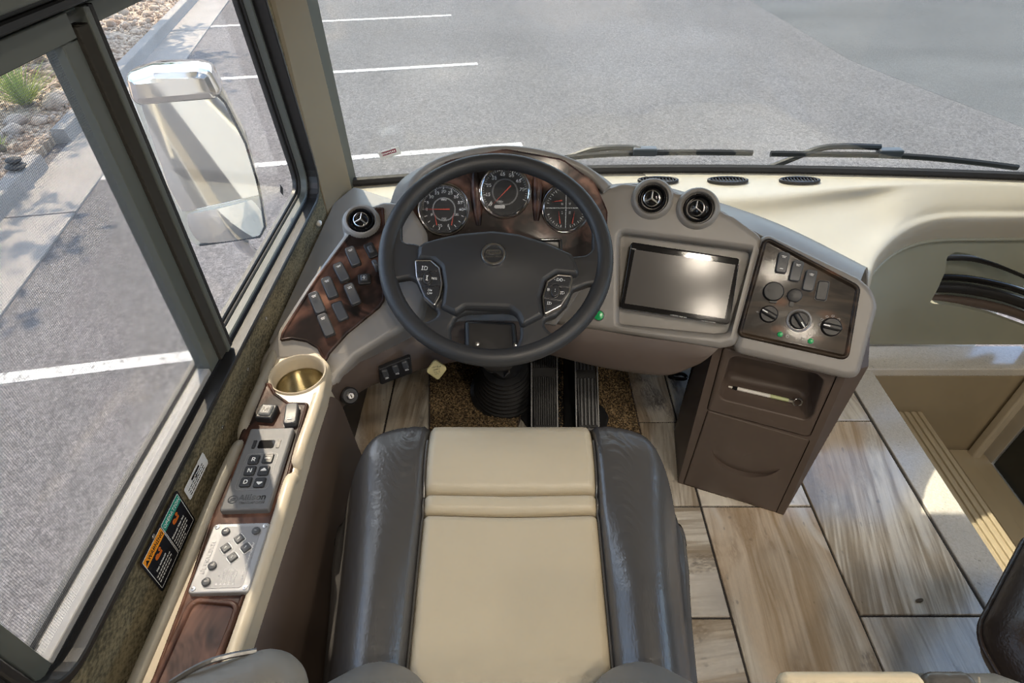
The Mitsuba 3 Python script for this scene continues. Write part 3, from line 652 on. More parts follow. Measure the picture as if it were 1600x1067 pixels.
add('shelf', thick(G, .006), 'shelf_cream', parent=DB, smooth=60, label='cream shelf in front of the passenger, dished behind its rounded lip')
xs2 = np.linspace(-.475, .58, 40)
G = np.array([[(x, wy(x) - .012, .6005) for x in xs2], [(x, wy(x) - .12, .596) for x in xs2], [(x, 1.34, .585 - .04 * (x > .4)) for x in xs2]])
add('shelf', thick(G[::-1], .01), 'shelf_cream', parent=DB, smooth=60, label='cream shelf behind the instrument hood')
foot_line = np.column_stack([np.linspace(1.86, 1.0, 44), np.full(44, 1.545)])
def roww(d, z, f): return [(*(np.array(p[:2]) * (1 - f) + foot_line[i] * f), z) for i, p in enumerate(rown(d, z))]
add('rim_bead', tube(np.array(rown(-.006, .466)), .0055, 8), 'panel_olive', parent=DB, smooth=60)
rows = [rown(.004, .467), rown(.016, .455), rown(.012, .43), roww(.004, .36, .25), roww(.012, .22, .7), roww(-.0, .10, .95), roww(-.018, .055, 1.0)]
G = loft_grid(rows, 90, 5)
pan = thick(G, .02)
hole = P2([(1.3516,0.2433),(1.3631,0.2948),(1.367,0.3469),(1.3549,0.3972),(1.3766,0.4136),(1.4196,0.4066),(1.5213,0.3759),(1.6233,0.3371),(1.6991,0.3049),(1.8188,0.1007),(1.7411,0.1292),(1.5957,0.1819),(1.4946,0.2089)]); hole = rounded(hole, .008)
pan = cut(pan, put(slab(hole, .5), FR['foot'] @ at(0, 0, -.25)))
PP_ = add('footwell_panel', pan, 'panel_olive', parent=DB, smooth=45, label='olive grey panel curving around the passenger footwell')
add('recess', put(plate(Polygon(hole.buffer(.02).exterior.coords), [(0, -.10), (0, -.09)]), FR['foot']), 'panel_olive', parent=PP_, label='deep curved recess in the footwell panel')
for pts, r, m, dz in (([(1.364,1.6,0.3734),(1.467,1.6,0.371),(1.6664,1.6,0.3069),(1.8386,1.6,0.2292)], .010, 'black_plastic', 0), ([(1.3586,1.6,0.2967),(1.4631,1.6,0.2967),(1.6023,1.6,0.2711),(1.7044,1.6,0.2398),(1.8716,1.6,0.1751)], .011, 'black_gloss', 0), ([(1.354,1.6,0.2608),(1.4835,1.6,0.2555),(1.6263,1.6,0.2265),(1.7317,1.6,0.1915),(1.9057,1.6,0.1191)], .018, 'black_plastic', 0), ([(1.367,1.59,0.2207),(1.5004,1.59,0.21),(1.6451,1.59,0.1802),(1.7521,1.59,0.1441),(1.929,1.59,0.0694)], .016, 'taupe_brown', 0)):
    add('inner_rail', tube(spline(pts, 24), r, 10), m, parent=PP_, smooth=60)
for c in ((0.4396,1.6676,0.603),(0.6497,1.6676,0.603),(0.8657,1.6676,0.603)):
    e = affinity.scale(disc(1, n=32), .062, .022)
    k = add('defrost_vent', put(plate(Polygon(e.exterior.coords, [affinity.scale(e, .84, .74).exterior.coords]), round_edge(.007, .003)), at(*c)), 'black_plastic', parent=DB, label='oval black defrost vent')
    add('vent_floor', put(slab(affinity.scale(e, .84, .74), .001), at(*c)), 'rubber', parent=k)
    add('vent_slat', put(cat_([bx(.003, .03 * math.sqrt(1 - (x / .054) ** 2), .005, 0, (x, 0, .003)) for x in np.arange(-.045, .05, .010)]), at(*c)), 'black_plastic', parent=k, kind='stuff')

# instrument binnacle
gp_out = rpoly([(-0.2366,-0.1417),(-0.233,-0.0419),(-0.1994,0.0207),(-0.1272,0.0687),(0.0002,0.093),(0.1274,0.0714),(0.1995,0.0207),(0.23,-0.0419),(0.2277,-0.1562),(0.1609,-0.178),(-0.0004,-0.1824),(-0.1761,-0.1707)], .02)
bn = add('instrument_panel', on('gauge', gp_out, [(0, -.03), (0, -.004), (.004, 0)]), 'burl_gloss', parent=DB, label='glossy dark burl instrument panel')
for pts in ([(-0.068,0.0441),(-0.0657,0),(-0.0608,-0.073)], [(0.0683,0.0441),(0.0715,0),(0.0691,-0.0631)]):
    p = spline([(*q, .0) for q in pts], 16); rr = .011 * np.sin(np.linspace(.35, math.pi - .35, 16)) + .002
    add('wood_rib', inF(tube(p, rr, 12), 'gauge'), 'burl_gloss', parent=bn, smooth=60)
ms_ = rpoly([(-0.1221,-0.1043),(0.1274,-0.1014),(0.1302,-0.1853),(-0.1237,-0.1853)], .006)
k = add('message_screen', on('gauge', Polygon(ms_.exterior.coords, [ms_.buffer(-.008).exterior.coords]), round_edge(.008, .002)), 'black_gloss', parent=DB, label='black message display frame')
add('screen', on('gauge', ms_.buffer(-.007), [(0, 0), (0, .002)]), 'screen_face', parent=k)
def gauge(c, R, a0, a1, n, numbers, needles, label, minor=5):
    g = FR['gauge'] @ at(*c, .001)
    k = add('gauge', put(lathe([(R, 0), (R, .007), (R * .975, .011), (R * .94, .009), (R * .925, .006), (R * .915, .010), (R * .885, .011), (R * .86, .007), (R * .85, .002)], 56), g), 'chrome', parent=DB, smooth=50, label=label)
    add('dial', put(slab(disc(R * .87, n=56), .002), g), 'dial_black', parent=k, smooth=False)
    tk = []
    for (A0, A1, N, mn, r1, hgt, nums) in numbers:
        for i in range(N * mn + 1):
            a = math.radians(A0 + (A1 - A0) * i / (N * mn)); L = .10 if i % mn == 0 else .055
            d = np.array([math.cos(a), math.sin(a)]); tk.append(bar(d * R * r1, d * R * (r1 - L * (1 if r1 > .7 else .7)), R * (.022 if i % mn == 0 else .014), z=.002))
        for i, s in enumerate(nums):
            if not s: continue
            a = math.radians(A0 + (A1 - A0) * i / max(len(nums) - 1, 1)); d = np.array([math.cos(a), math.sin(a)]) * R * (r1 - .10 - hgt * .72)
            tk.append(words(s, R * hgt, *d, z=.002))
    add('dial_marking', put(cat_(tk), g), 'white_print', parent=k, smooth=False, kind=None)
    for (o, a, L, w) in needles:
        a = math.radians(a); d = np.array([math.cos(a), math.sin(a)]); o = np.array(o) * R
        m = slab(P2([o + d * R * L, o + np.array([-d[1], d[0]]) * w * R - d * R * .1, o - np.array([-d[1], d[0]]) * w * R - d * R * .1]), .002).apply_translation((0, 0, .0045))
        add('needle', put(m, g), 'red_needle', parent=k, smooth=False)
    return k, g
c1, c2, c3 = (-0.138,-0.0377),(-0.0014,0),(0.1349,-0.0349)
R1 = .0585
k, g = gauge(c1, R1, 0, 0, 0, [(180, 0, 8, 5, .84, .105, ['0', '5', '10', '15', '20', '25', '30', '35', '40']), (200, 255, 3, 1, .80, .10, ['', '', '', '15']), (-20, -75, 3, 1, .80, .10, ['', '', '', 'E'])],
             [((.12, 0), 180, .95, .028), ((-.30, -.5), 100, .38, .022), ((.30, -.5), 78, .38, .022)], 'chrome ringed rev counter, leftmost gauge')
add('dial_ring', put(plate(Polygon(disc(R1 * .45, n=40).exterior.coords, [disc(R1 * .40, n=40).exterior.coords]), [(0, .002), (0, .0028)]), g), 'key_grey', parent=k, smooth=False)
add('dial_lettering', put(cat_([words('RPM', R1 * .075, 0, R1 * .36, z=.002), words('PSI', R1 * .08, 0, -R1 * .36, z=.002), words('B', R1 * .09, -R1 * .48, -R1 * .20, z=.002), words('OIL', R1 * .08, R1 * .48, -R1 * .20, z=.002)]), g), 'white_print', parent=k, smooth=False)
k, g = gauge(c2, R1, 0, 0, 0, [(218, -22, 8, 5, .84, .115, ['5', '15', '25', '35', '45', '55', '65', '75', ''])], [((.16, .16), 225, .92, .026)], 'chrome ringed speedometer, middle gauge')
add('odometer', put(slab(rrect(R1 * .42, R1 * .13, R1 * .06), .0012, z0=0).apply_translation((-.012, -R1 * .55, .002)), g), 'pad_silver', parent=k, smooth=False, label='small pale odometer window')
add('dial_ring', put(plate(Polygon(disc(R1 * .50, n=40).exterior.coords, [disc(R1 * .44, n=40).exterior.coords]), [(0, .002), (0, .0028)]), g), 'switch_grey', parent=k, smooth=False)
add('dial_lettering', put(cat_([words('0', R1 * .12, -R1 * .56, -R1 * .46, z=.002), words('MPH', R1 * .07, -R1 * .18, -R1 * .36, z=.002)]), g), 'white_print', parent=k, smooth=False)
k, g = gauge(c3, R1 * .95, 0, 0, 0, [(165, 108, 4, 2, .80, .10, []), (200, 255, 4, 2, .80, .09, []), (-20, -75, 4, 2, .80, .09, [])],
             [((-.26, .28), 188, .34, .03), ((-.24, -.52), 98, .42, .028), ((.28, -.52), 80, .42, .028)], 'chrome ringed four in one gauge on the right')
R3 = R1 * .95
add('dial_lettering', put(cat_([bar((-R3 * .8, 0), (R3 * .8, 0), .0009, z=.002), bar((0, -R3 * .8), (0, R3 * .6), .0009, z=.002), words('H', R3 * .09, -R3 * .15, R3 * .16, z=.002), words('V', R3 * .09, R3 * .16, R3 * .16, z=.002), words('1', R3 * .1, -R3 * .15, -R3 * .18, z=.002), words('2', R3 * .1, R3 * .16, -R3 * .18, z=.002)]), g), 'white_print', parent=k, smooth=False)
# hood over the gauges
hf = [(-0.2329,1.17,0.7759),(-0.2277,1.215,0.7987),(-0.1937,1.255,0.8283),(-0.1223,1.28,0.8501),(-0.0143,1.285,0.8629),(0.098,1.28,0.8471),(0.1709,1.265,0.8205),(0.2134,1.235,0.7948)]
ht = [(-0.2594,1.2,0.7784),(-0.2529,1.27,0.7946),(-0.2095,1.315,0.8095),(-0.1275,1.34,0.8328),(-0.015,1.345,0.8447),(0.1022,1.34,0.8297),(0.1883,1.32,0.8008),(0.2354,1.28,0.7785)]
hb2 = [(-.315, 1.26, .60), (-.30, 1.36, .60), (-.25, 1.45, .60), (-.13, 1.50, .60), (-.015, 1.51, .60), (.10, 1.50, .60), (.20, 1.46, .60), (.26, 1.38, .60)]
hi_ = [(x * .97 - .0005, y + .03, z - .028) for x, y, z in hf]
mid = [tuple(.5 * np.array(a) + .5 * np.array(b) + (0, .02, .05)) for a, b in zip(ht, hb2)]
G = loft_grid([hi_, hf, ht, mid, hb2], 60, 6)
add('hood', thick(G, .008), 'taupe', parent=DB, smooth=70, label='taupe hood arched over the gauges')
hs2 = [(-0.2329,1.17,0.7759),(-0.2277,1.215,0.7987),(-0.1937,1.255,0.8283),(-0.1223,1.28,0.8501),(-0.0143,1.285,0.8629),(0.098,1.28,0.8471),(0.1709,1.265,0.8205),(0.2134,1.235,0.7948)]
add('hood_lip', tube(spline(hs2, 60), .012, 12), 'taupe', parent=DB, smooth=70, label='soft edge of the hood')
inn = [tuple(np.array(p) + (0, .004, -.004)) for p in hf]
deep = [(x * .97, y + .06, z - .06) for x, y, z in hf]
add('hood_lining', thick(loft_grid([inn, deep], 50, 3), .004), 'black_plastic', parent=DB, smooth=70)

# right hand face with the monitor recess and the two round vents
hole = rpoly([(-0.1598,0.0885),(0.1295,0.0914),(0.1127,-0.0919),(0.0831,-0.1001),(-0.1249,-0.1159)], .010)
face = P2([(-0.2757,0.1653),(-0.2084,0.1859),(-0.1721,0.2022),(-0.05,0.1948),(0.0798,0.1585),(0.1361,0.1273),(0.1455,0.1119),(0.1349,-0.1176),(0.0958,-0.132),(-0.0733,-0.1374),(-0.2756,-0.1458),(-0.2851,-0.045),(-0.2689,0.0473)])
for c in ([(-0.1034,0.172)], [(-0.0027,0.164)]): face = face.union(disc(.047, *c[0]))
face = rounded(face, .022)
add('face', on('face', Polygon(face.exterior.coords, [hole.exterior.coords]), [(.0, -.09), (0, -.014), (.0012, -.0085), (.004, -.004), (.0085, -.0012), (.014, 0)]), 'taupe', parent=DB, smooth=50, label='taupe face around the monitor')
add('face_recess', on('face', hole.buffer(.004), [(0, -.042), (0, -.034)]), 'taupe', parent=DB, smooth=30, label='recess behind the monitor')
add('lower_face', thick(loft_grid([[(-0.2344,1.1332,0.6458),(-0.1173,1.1317,0.6433),(-0.0147,1.1317,0.6433),(0.0733,1.1317,0.6433),(0.1904,1.1346,0.6484)], [(-0.2305,0.9842,0.584),(-0.1419,1.0214,0.584),(-0.0569,1.0269,0.585),(0.0142,1.0247,0.585),(0.0959,1.0113,0.585)]], 30, 4)[::-1], .006), 'taupe', parent=DB, smooth=50)
mo = rpoly([(-0.1319,0.0707),(0.1044,0.0692),(0.1097,-0.0754),(-0.1287,-0.0797)], .006)
k = add('monitor', on('face', mo, [(0, -.034), (0, -.001), (.0006, .001), (.002, .002)]), 'black_gloss', parent=DB, smooth=50, label='black framed touch screen monitor')
sc_ = P2([(-0.1203,0.0549),(0.0978,0.0541),(0.0969,-0.0649),(-0.1207,-0.0681)])
add('screen', on('face', sc_, [(0, .002), (0, .0026)]), 'screen_face', parent=k, smooth=False, label='grey blank screen')
FA = FR['face']
q0, q1 = (-0.0116,0.0628),(-0.1298,0.0593)
q2, q3 = (0.047,-0.0752),(0.0002,-0.0762)
add('monitor_lettering', put(cat_([words('mpra', .0042, *q0, z=.0021), words('CAMERA', .002, *(np.array(q1) + (.006, -.0035)), z=.0021), words('DIVISION  Bluetooth', .0026, *q3, z=.0021), words('HD  NAV  CD DVD', .0026, *(np.array(q2) + (.018, -.0018)), z=.0021)]), FA), 'white_print', parent=k, smooth=False)
def round_vent(frame, c, R, z, label, blade=0.0):
    g = FR[frame] @ at(*c, z)
    k = add('air_vent', put(lathe([(R * 1.12, -.02), (R * 1.12, .004), (R * 1.02, .009), (R * .93, .007), (R * .86, -.006), (R * .84, -.014)], 48), g), 'black_gloss', parent=DB, smooth=50, label=label)
    s = trimesh.creation.uv_sphere(R * .86, count=[24, 40]); v = np.array(s.vertices); v[:, 2] = v[:, 2] * .42 - .004; s.vertices = v
    gg = g @ at(0, 0, 0, rx=.18, ry=-.1 + blade)
    add('ball', put(s, gg), 'black_gloss', parent=k, smooth=60)
    add('chrome_ring', put(lathe([(R * .66, .003), (R * .66, .0105), (R * .59, .0115), (R * .57, .003)], 40), gg), 'chrome_soft', parent=k, smooth=50)
    for a in (90, 212, 328):
        d = np.array([math.cos(math.radians(a + 12 * blade)), math.sin(math.radians(a + 12 * blade)), 0]) * R
        add('spoke', put(tube([np.array([0, 0, .0112]), d * .62 + (0, 0, .0088)], [.0028, .0016], 8), gg), 'chrome_soft', parent=k)
v1, v2 = (-0.1034,0.172),(-0.0027,0.164)
for c in (v1, v2):
    add('vent_collar', put(lathe([(.052, -.03), (.048, -.004), (.043, .009), (.036, .0115), (.0335, .008), (.033, -.01)], 48), FA @ at(*c)), 'taupe', parent=DB, smooth=60)
round_vent('face', v1, .0275, .004, 'round black air vent above the monitor, the left one')
round_vent('face', v2, .0275, .004, 'round black air vent above the monitor, the right one', -.25)
g1 = np.array((-0.1722,-0.1051))
k = add('push_button', put(lathe([(.0125, 0), (.0125, .004), (.011, .006), (.0105, .0045)], 28), FA @ at(*g1)), 'chrome_soft', parent=DB, smooth=50, label='round green push button')
add('lens', put(lathe([(.0105, .0), (.0105, .0052), (.008, .0064), (0, .0068)], 24), FA @ at(*g1)), 'green_lens', parent=k, smooth=60)

# right hand control pod
POD = FR['pod']
po = rpoly([(-0.0042,-0.0167),(-0.0047,0.2289),(0.0048,0.2389),(0.2035,0.1764),(0.2286,0.1599),(0.2461,0.1341),(0.2487,0.1173),(0.2469,-0.0269),(0.218,-0.0314),(-0.026,-0.0275)], .018)
add('pod', on('pod', po, [(0, -.17), (0, -.016), (.001, -.010), (.004, -.0045), (.009, -.001), (.015, 0)]), 'taupe', parent=DB, smooth=50, label='taupe pod carrying the right switch panel')
wo = rpoly([(0.0016,0.2243),(0.0098,0.2286),(0.201,0.1611),(0.2079,0.1517),(0.2181,0.0108),(0.2125,0.004),(0.0026,0.0063),(-0.0034,0.015)], .014)
wp = add('switch_panel', on('pod', wo, [(0, -.004), (0, .003), (.0015, .0058), (.004, .0075), (.0065, .0068), (.0088, .0045), (.0105, .003)]), 'walnut_gloss', parent=DB, smooth=50, label='glossy walnut switch panel on the right pod')
def rocker(frame, top, bot, w, z, m='switch_grey', label=None, parent=None, print_=None, blank=False, glow=True):
    a, b_ = np.array(top), np.array(bot); d = a - b_; L = np.linalg.norm(d); c = (a + b_) / 2; rz = math.atan2(d[1], d[0]) - math.pi / 2
    g = FR[frame] @ at(*c, z, rz=rz)
    h = .004 if blank else .011
    m_ = slab(rrect(w, L, w * .22), h, .0022, n=3)
    if not blank:
        m_ = m_.subdivide_to_size(.008); v = np.array(m_.vertices); up = v[:, 2] > .002
        v[up, 2] += (-.0035 + .0065 * (v[up, 1] / L + .5) + .006 * (v[up, 1] / L) ** 2); m_.vertices = v
    k = add('rocker_switch', put(m_, g), m, parent=parent or DB, smooth=50, label=label)
    add('switch_frame', put(slab(rrect(w * 1.12, L * 1.06, w * .2), .002), g), 'black_plastic', parent=k)
    if not blank:
        tt = [bar((-w * .22, L * .30), (w * .22, L * .30), .0011), bar((-w * .17, L * .24), (w * .17, L * .24), .0011)]
        tz = put(cat_(tt), at(0, 0, h + .0042))
        add('switch_print', put(tz, g), 'white_print', parent=k, smooth=False)
        if glow: add('indicator', put(put(bar((-w * .16, -L * .30), (w * .16, -L * .30), .0016), at(0, 0, h - .0012)), g), 'decal_white', parent=k, smooth=False)
    return k
for i, (t, b_, bl) in enumerate((([(0.05,0.1994)], [(0.0515,0.1564)], 0), ([(0.0809,0.187)], [(0.0811,0.1441)], 0), ([(0.1099,0.1725)], [(0.1104,0.1292)], 0), ([(0.1378,0.156)], [(0.1397,0.1153)], 1))):
    rocker('pod', t[0], b_[0], .0215, .003, parent=wp if False else DB, blank=bool(bl), glow=i == 0, m='switch_black' if bl else 'switch_grey')
def knob(c, R, a, label, ring=False):
    g = POD @ at(*c, .003)
    k = add('knob', put(lathe([(R, 0), (R * .98, .006), (R * .93, .009), (R * .86, .0105), (0, .0105)], 36), g), 'black_plastic', parent=DB, smooth=40, label=label)
    add('grip', put(slab(rrect(R * 1.9, R * .62, R * .28), .019, .004), g @ at(0, 0, 0, rz=a)), 'black_plastic', parent=k, smooth=40)
    add('pointer', put(bar((R * .25, 0), (R * .9, 0), R * .14, .0006, .019), g @ at(0, 0, 0, rz=a)), 'white_print', parent=k, smooth=False)
    if ring: add('scale_ring', put(lathe([(R * 1.32, 0), (R * 1.32, .003), (R * 1.12, .0045), (R * 1.08, 0)], 40), g), 'pad_silver', parent=k, smooth=40)
k1, k2, k3 = (0.0494,0.0663),(0.1098,0.0655),(0.1719,0.0654)
knob(k1, .0185, math.radians(160), 'black rotary knob, left of three')
knob(k2, .0185, math.radians(-48), 'black rotary knob with a silver ring, middle of three', True)
knob(k3, .0195, math.radians(178), 'black rotary knob, right of three')
s1_, s2_ = (0.0474,0.1151),(0.0896,0.1153)
k = add('power_socket', put(lathe([(.0205, 0), (.0205, .008), (.0185, .0105), (0, .0112)], 36), POD @ at(*s1_, .003)), 'switch_black', parent=DB, smooth=40, label='round black power socket cap')
add('tab', put(slab(rrect(.014, .008, .002, cy=-.020, cx=.004), .006), POD @ at(*s1_, .003)), 'switch_black', parent=k)
k = add('power_socket', put(lathe([(.0145, 0), (.0145, .006), (.012, .008), (0, .008)], 32), POD @ at(*s2_, .003)), 'switch_black', parent=DB, smooth=40, label='small round socket cap with a tab')
add('tab', put(slab(rrect(.008, .014, .002, cy=-.017, cx=-.002), .005), POD @ at(*s2_, .003)), 'switch_black', parent=k)
for c in ((0.0805,0.029),(0.1408,0.0282)):
    k = add('green_button', put(lathe([(.0055, 0), (.0055, .004), (.004, .005), (0, .0052)], 18), POD @ at(*c, .003)), 'green_lens', parent=DB, smooth=50, label='tiny green button')
pr = []
for c in ((0.0954,0.0282),(0.125,0.0287)): pr.append(put(plate(Polygon(disc(.0032, n=16).exterior.coords, [disc(.0023, n=16).exterior.coords]), [(0, 0), (0, .0003)]), at(*c)))
for c in ((0.1519,0.0775),(0.1601,0.0847),(0.1703,0.0883),(0.1823,0.0841)): pr.append(put(plate(Polygon(disc(.0026, n=16).exterior.coords, [disc(.0018, n=16).exterior.coords]), [(0, 0), (0, .0003)]), at(*c)))
for c in ((0.0264,0.067),(0.1496,0.066),(0.1235,0.0491)): pr += [bar(np.array(c) + .003 * np.array([math.cos(a), math.sin(a)]), np.array(c) - .003 * np.array([math.cos(a), math.sin(a)]), .0006) for a in (0, 1.05, 2.1)]
add('panel_print', put(cat_(pr), POD @ at(0, 0, .0031)), 'grey_print', parent=DB, smooth=False)
# closing cover between shelf, hood and face
rows = [[(0.1505,1.2849,0.763)], ]
cv = [(0.2001,1.2695,0.7773),(0.2922,1.2589,0.7954),(0.3749,1.229,0.7884),(0.4686,1.1833,0.767),(0.5507,1.1422,0.7313),(0.7449,1.0427,0.6813)]
cvb = [(.20, 1.42, .60), (.34, 1.42, .60), (.44, 1.40, .60), (.56, 1.36, .60), (.70, 1.30, .60), (.86, 1.16, .56)]
cm_ = [tuple(.5 * np.array(a) + .5 * np.array(b) + (.0, .02, .04)) for a, b in zip(cv, cvb)]
add('rear_cover', thick(loft_grid([cv, cm_, cvb], 50, 8), .006), 'taupe', parent=DB, smooth=70)

# lower knee panels
sr = [(0.0875,1.0135,0.585),(0.1972,1.0013,0.575),(0.2815,0.9913,0.565),(0.3666,0.9857,0.555),(0.4539,0.9701,0.55)]
br = [(0.0741,1.02,0.4913),(0.1927,1,0.4694),(0.297,0.99,0.4544),(0.3697,0.985,0.4572),(0.4059,0.985,0.4837)]
sl = [(-0.3658,0.7524,0.575),(-0.3579,0.8008,0.58),(-0.3417,0.8482,0.582),(-0.317,0.8988,0.582),(-0.2739,0.96,0.583),(-0.2109,1.0059,0.584),(-0.1138,1.0269,0.585),(0,1.0269,0.585),(0.0875,1.0135,0.585)]
bl = [(-0.3792,0.8072,0.47),(-0.3663,0.8559,0.475),(-0.3448,0.8885,0.48),(-0.3095,0.9204,0.485),(-0.257,0.9464,0.485),(-0.1891,0.9794,0.485),(-0.0954,0.9997,0.49),(0,1.0105,0.49),(0.0743,1.0215,0.49)]
seam = np.vstack([spline(sl, 40), spline(sr, 24)[1:]]); bot = np.vstack([spline(bl, 40), spline(br, 24)[1:]])
midl = .5 * (seam + bot) + np.array([0, -.012, .006]); und = bot + np.array([0, .06, .0]); und2 = bot + np.array([0, .20, .03])
G = np.stack([np.array(x) for x in zip(*[spline(np.array([a + (0, .006, -.004), m, b, c, d]), 26) for a, m, b, c, d in zip(seam, midl, bot, und, und2)])])
add('knee_panel', thick(G[::-1], .004), 'taupe_brown', parent=DB, smooth=60, label='dark brown knee panel under the seam')
KN = FR['knee']
sp = rpoly([(-0.0323,0.0123),(0.0385,0.0317),(0.0371,-0.0135),(-0.0348,-0.0315)], .004)
k = add('switch_plate', on('knee', sp, round_edge(.012, .003), -.002), 'black_plastic', parent=DB, smooth=40, label='black plate with three small rockers under the dash')
for c in ((-0.0196,-0.0028),(0.0034,0.0045),(0.0248,0.0104)):
    add('small_rocker', put(bx(.013, .020, .008, .003, (0, .004, .012)), KN @ at(*c, 0, rz=.12)), 'switch_grey', parent=k, smooth=40)
    add('rocker_print', put(cat_([bar((-.004, -.010), (.004, -.010), .001), bar((-.004, -.0125), (.004, -.0125), .001)]), KN @ at(*c, .0101, rz=.12)), 'white_print', parent=k, smooth=False)
ig = np.array((-0.3358,0.8485,0.53)); IG = FRM(ig, (.75, .66, 0), (-.5, .5, 1))
k = add('ignition_switch', put(lathe([(.018, -.01), (.018, .008), (.015, .011), (0, .011)], 30), IG), 'black_plastic', parent=DB, smooth=40, label='black ignition lock')
add('lock_barrel', put(lathe([(.008, .010), (.008, .014), (.006, .016), (0, .016)], 20), IG), 'chrome_soft', parent=k, smooth=40)
add('key_slot', put(bx(.0016, .007, .001, 0, (0, 0, .0163)), IG), 'black_gloss', parent=k)
pb = np.array((-0.1656,0.9728,0.515)); PB = FRM(pb + (0, -.03, 0), (.97, .2, 0), (0, .6, 1))
k = add('brake_knob', put(slab(rounded(affinity.rotate(rrect(.034, .034, .004), 45), .006), .012, .003), PB), 'tag_yellow', parent=DB, smooth=40, label='yellow diamond parking brake knob')
add('stem', put(tube([(0, 0, -.05), (0, 0, .0)], .006, 10), PB), 'chrome_soft', parent=k)
add('lettering', put(cat_([words('PARKING', .0032, 0, .0075, z=.0121), words('BRAKE', .0032, 0, .002, z=.0121), words('PULL TO', .0026, 0, -.0035, z=.0121), words('APPLY', .0026, 0, -.008, z=.0121)]), PB), 'black_plastic', parent=k, smooth=False)
# dark bulkhead behind the pedals and under the dash
add('bulkhead', bx(1.36, .02, .80, 0, (.19, 1.605, .12)), 'black_plastic', parent=DB, smooth=False)
add('bulkhead', bx(.02, .75, .55, 0, (-.487, 1.22, .285)), 'black_plastic', parent=DB, smooth=False)

# left wing with burl switch panel
WG = FR['wing']
wg = P2([(-0.0331,-0.09),(-0.0303,-0.0453),(-0.012,0.0107),(0.0313,0.129),(0.082,0.2472),(0.085,0.2944),(0.1528,0.3375),(0.2085,0.3403),(0.256,0.2777),(0.2765,0.1583),(0.2712,0.0731),(0.2142,0.0276),(0.1549,-0.0224),(0.129,-0.0642),(0.1136,-0.1116),(0.091,-0.0884)])
wg = rounded(wg.union(disc(.042, *(0.114,0.2756))), .02)
cupwell = trimesh.creation.cylinder(.0525, .4, sections=72); cupwell.apply_translation((*(-0.4115,0.8183,0.615)[:2], .66))
add('wing', cut(on('wing', wg, [(0, -.10), (0, -.016), (.001, -.010), (.004, -.0045), (.009, -.001), (.015, 0)]), cupwell), 'taupe', parent=DB, smooth=50, label='taupe left wing of the dashboard')
lw = P2([(0.1396,0.3145),(0.1558,0.3171),(0.1764,0.2143),(0.1889,0.1021),(0.1822,0.0854),(0.1634,0.0629),(0.1275,0.0206),(0.0998,-0.0252),(0.0944,-0.0445),(0.0869,-0.0375),(0.0733,-0.0177),(0.0501,-0.0071),(0.0222,-0.0053),(-0.0013,-0.0123),(-0.0003,0.0081),(0.0166,0.0572),(0.0455,0.1368),(0.0937,0.2414)])
lw = rounded(lw.difference(disc(.036, *(0.114,0.2756))), .004)
wp2 = add('switch_panel', on('wing', lw, [(0, -.003), (0, .003), (.0012, .0048), (.003, .0055), (.0045, .0048), (.0058, .003)]), 'burl_gloss', parent=DB, smooth=50, label='glossy burl switch panel on the left wing')
vl = np.array((0.114,0.2756))
add('vent_collar', put(lathe([(.043, -.03), (.041, .004), (.036, .012), (.031, .013), (.029, .009), (.0285, -.01)], 48), WG @ at(*vl)), 'taupe', parent=DB, smooth=60)
round_vent('wing', vl, .0245, .005, 'round black air vent on the left wing', .1)
for t, b_, bl in (([(0.1003,0.2058)], [(0.1214,0.17)], 0), ([(0.0824,0.1657)], [(0.1051,0.1323)], 0), ([(0.0648,0.1309)], [(0.0877,0.0924)], 0), ([(0.0453,0.095)], [(0.069,0.0559)], 0), ([(0.0712,0.0506)], [(0.0948,0.0108)], 0), ([(0.1119,0.1231)], [(0.1352,0.0847)], 0), ([(0.0932,0.0832)], [(0.1153,0.0481)], 1)):
    rocker('wing', t[0], b_[0], .0205, .003, blank=bool(bl), glow=False)
a, b_ = np.array((0.134,0.2261)), np.array((0.1553,0.193)); c = (a + b_) / 2; rz = math.atan2(*(a - b_)[::-1]) - math.pi / 2
k = add('small_switch', put(slab(rrect(.021, .036, .005), .005, .002), WG @ at(*c, .003, rz=rz)), 'black_plastic', parent=DB, smooth=40, label='small framed black switch')
add('button', put(bx(.011, .018, .008, .003, (0, 0, .006)), WG @ at(*c, .003, rz=rz)), 'switch_grey', parent=k, smooth=40)
c = (0.1599,0.1757)
add('dimmer_wheel', put(put(lathe([(.0, -.005), (.012, -.005), (.0135, -.003), (.0135, .003), (.012, .005), (0, .005)], 30), at(0, 0, .006, rx=0, ry=math.pi / 2)), WG @ at(*c, .0, rz=rz)), 'switch_grey', parent=DB, smooth=30, label='ribbed dimmer wheel')
c = (0.1418,0.142)
k = add('mirror_switch', put(slab(rrect(.026, .024, .004), .006, .002), WG @ at(*c, .003, rz=.25)), 'black_plastic', parent=DB, smooth=40, label='square black mirror control switch')
add('button', put(slab(rrect(.017, .016, .004), .012, .004), WG @ at(*c, .004, rz=.25)), 'switch_grey', parent=k, smooth=40)
add('arrow_print', put(cat_([bar((-.004, 0), (.004, 0), .001), bar((0, -.004), (0, .004), .001)]), WG @ at(*c, .0162, rz=.25)), 'white_print', parent=k, smooth=False)
# flat ledge between the wing and the side wall, and the wall behind it
lg = [(-0.4647,1.6361,0.6),(-0.3823,1.6443,0.6),(-0.3005,1.6036,0.6)]
le = P2([(-.497, .90), (-.44, .93), (-.32, 1.08), (-.27, 1.36), (-.30, 1.50), (-.46, 1.60), (-.497, 1.50)])
add('side_ledge', slab(rounded(le, .01), .03, .004).apply_translation((0, 0, .590)), 'taupe', parent=DB, smooth=40, label='flat ledge between the left wing and the side wall')

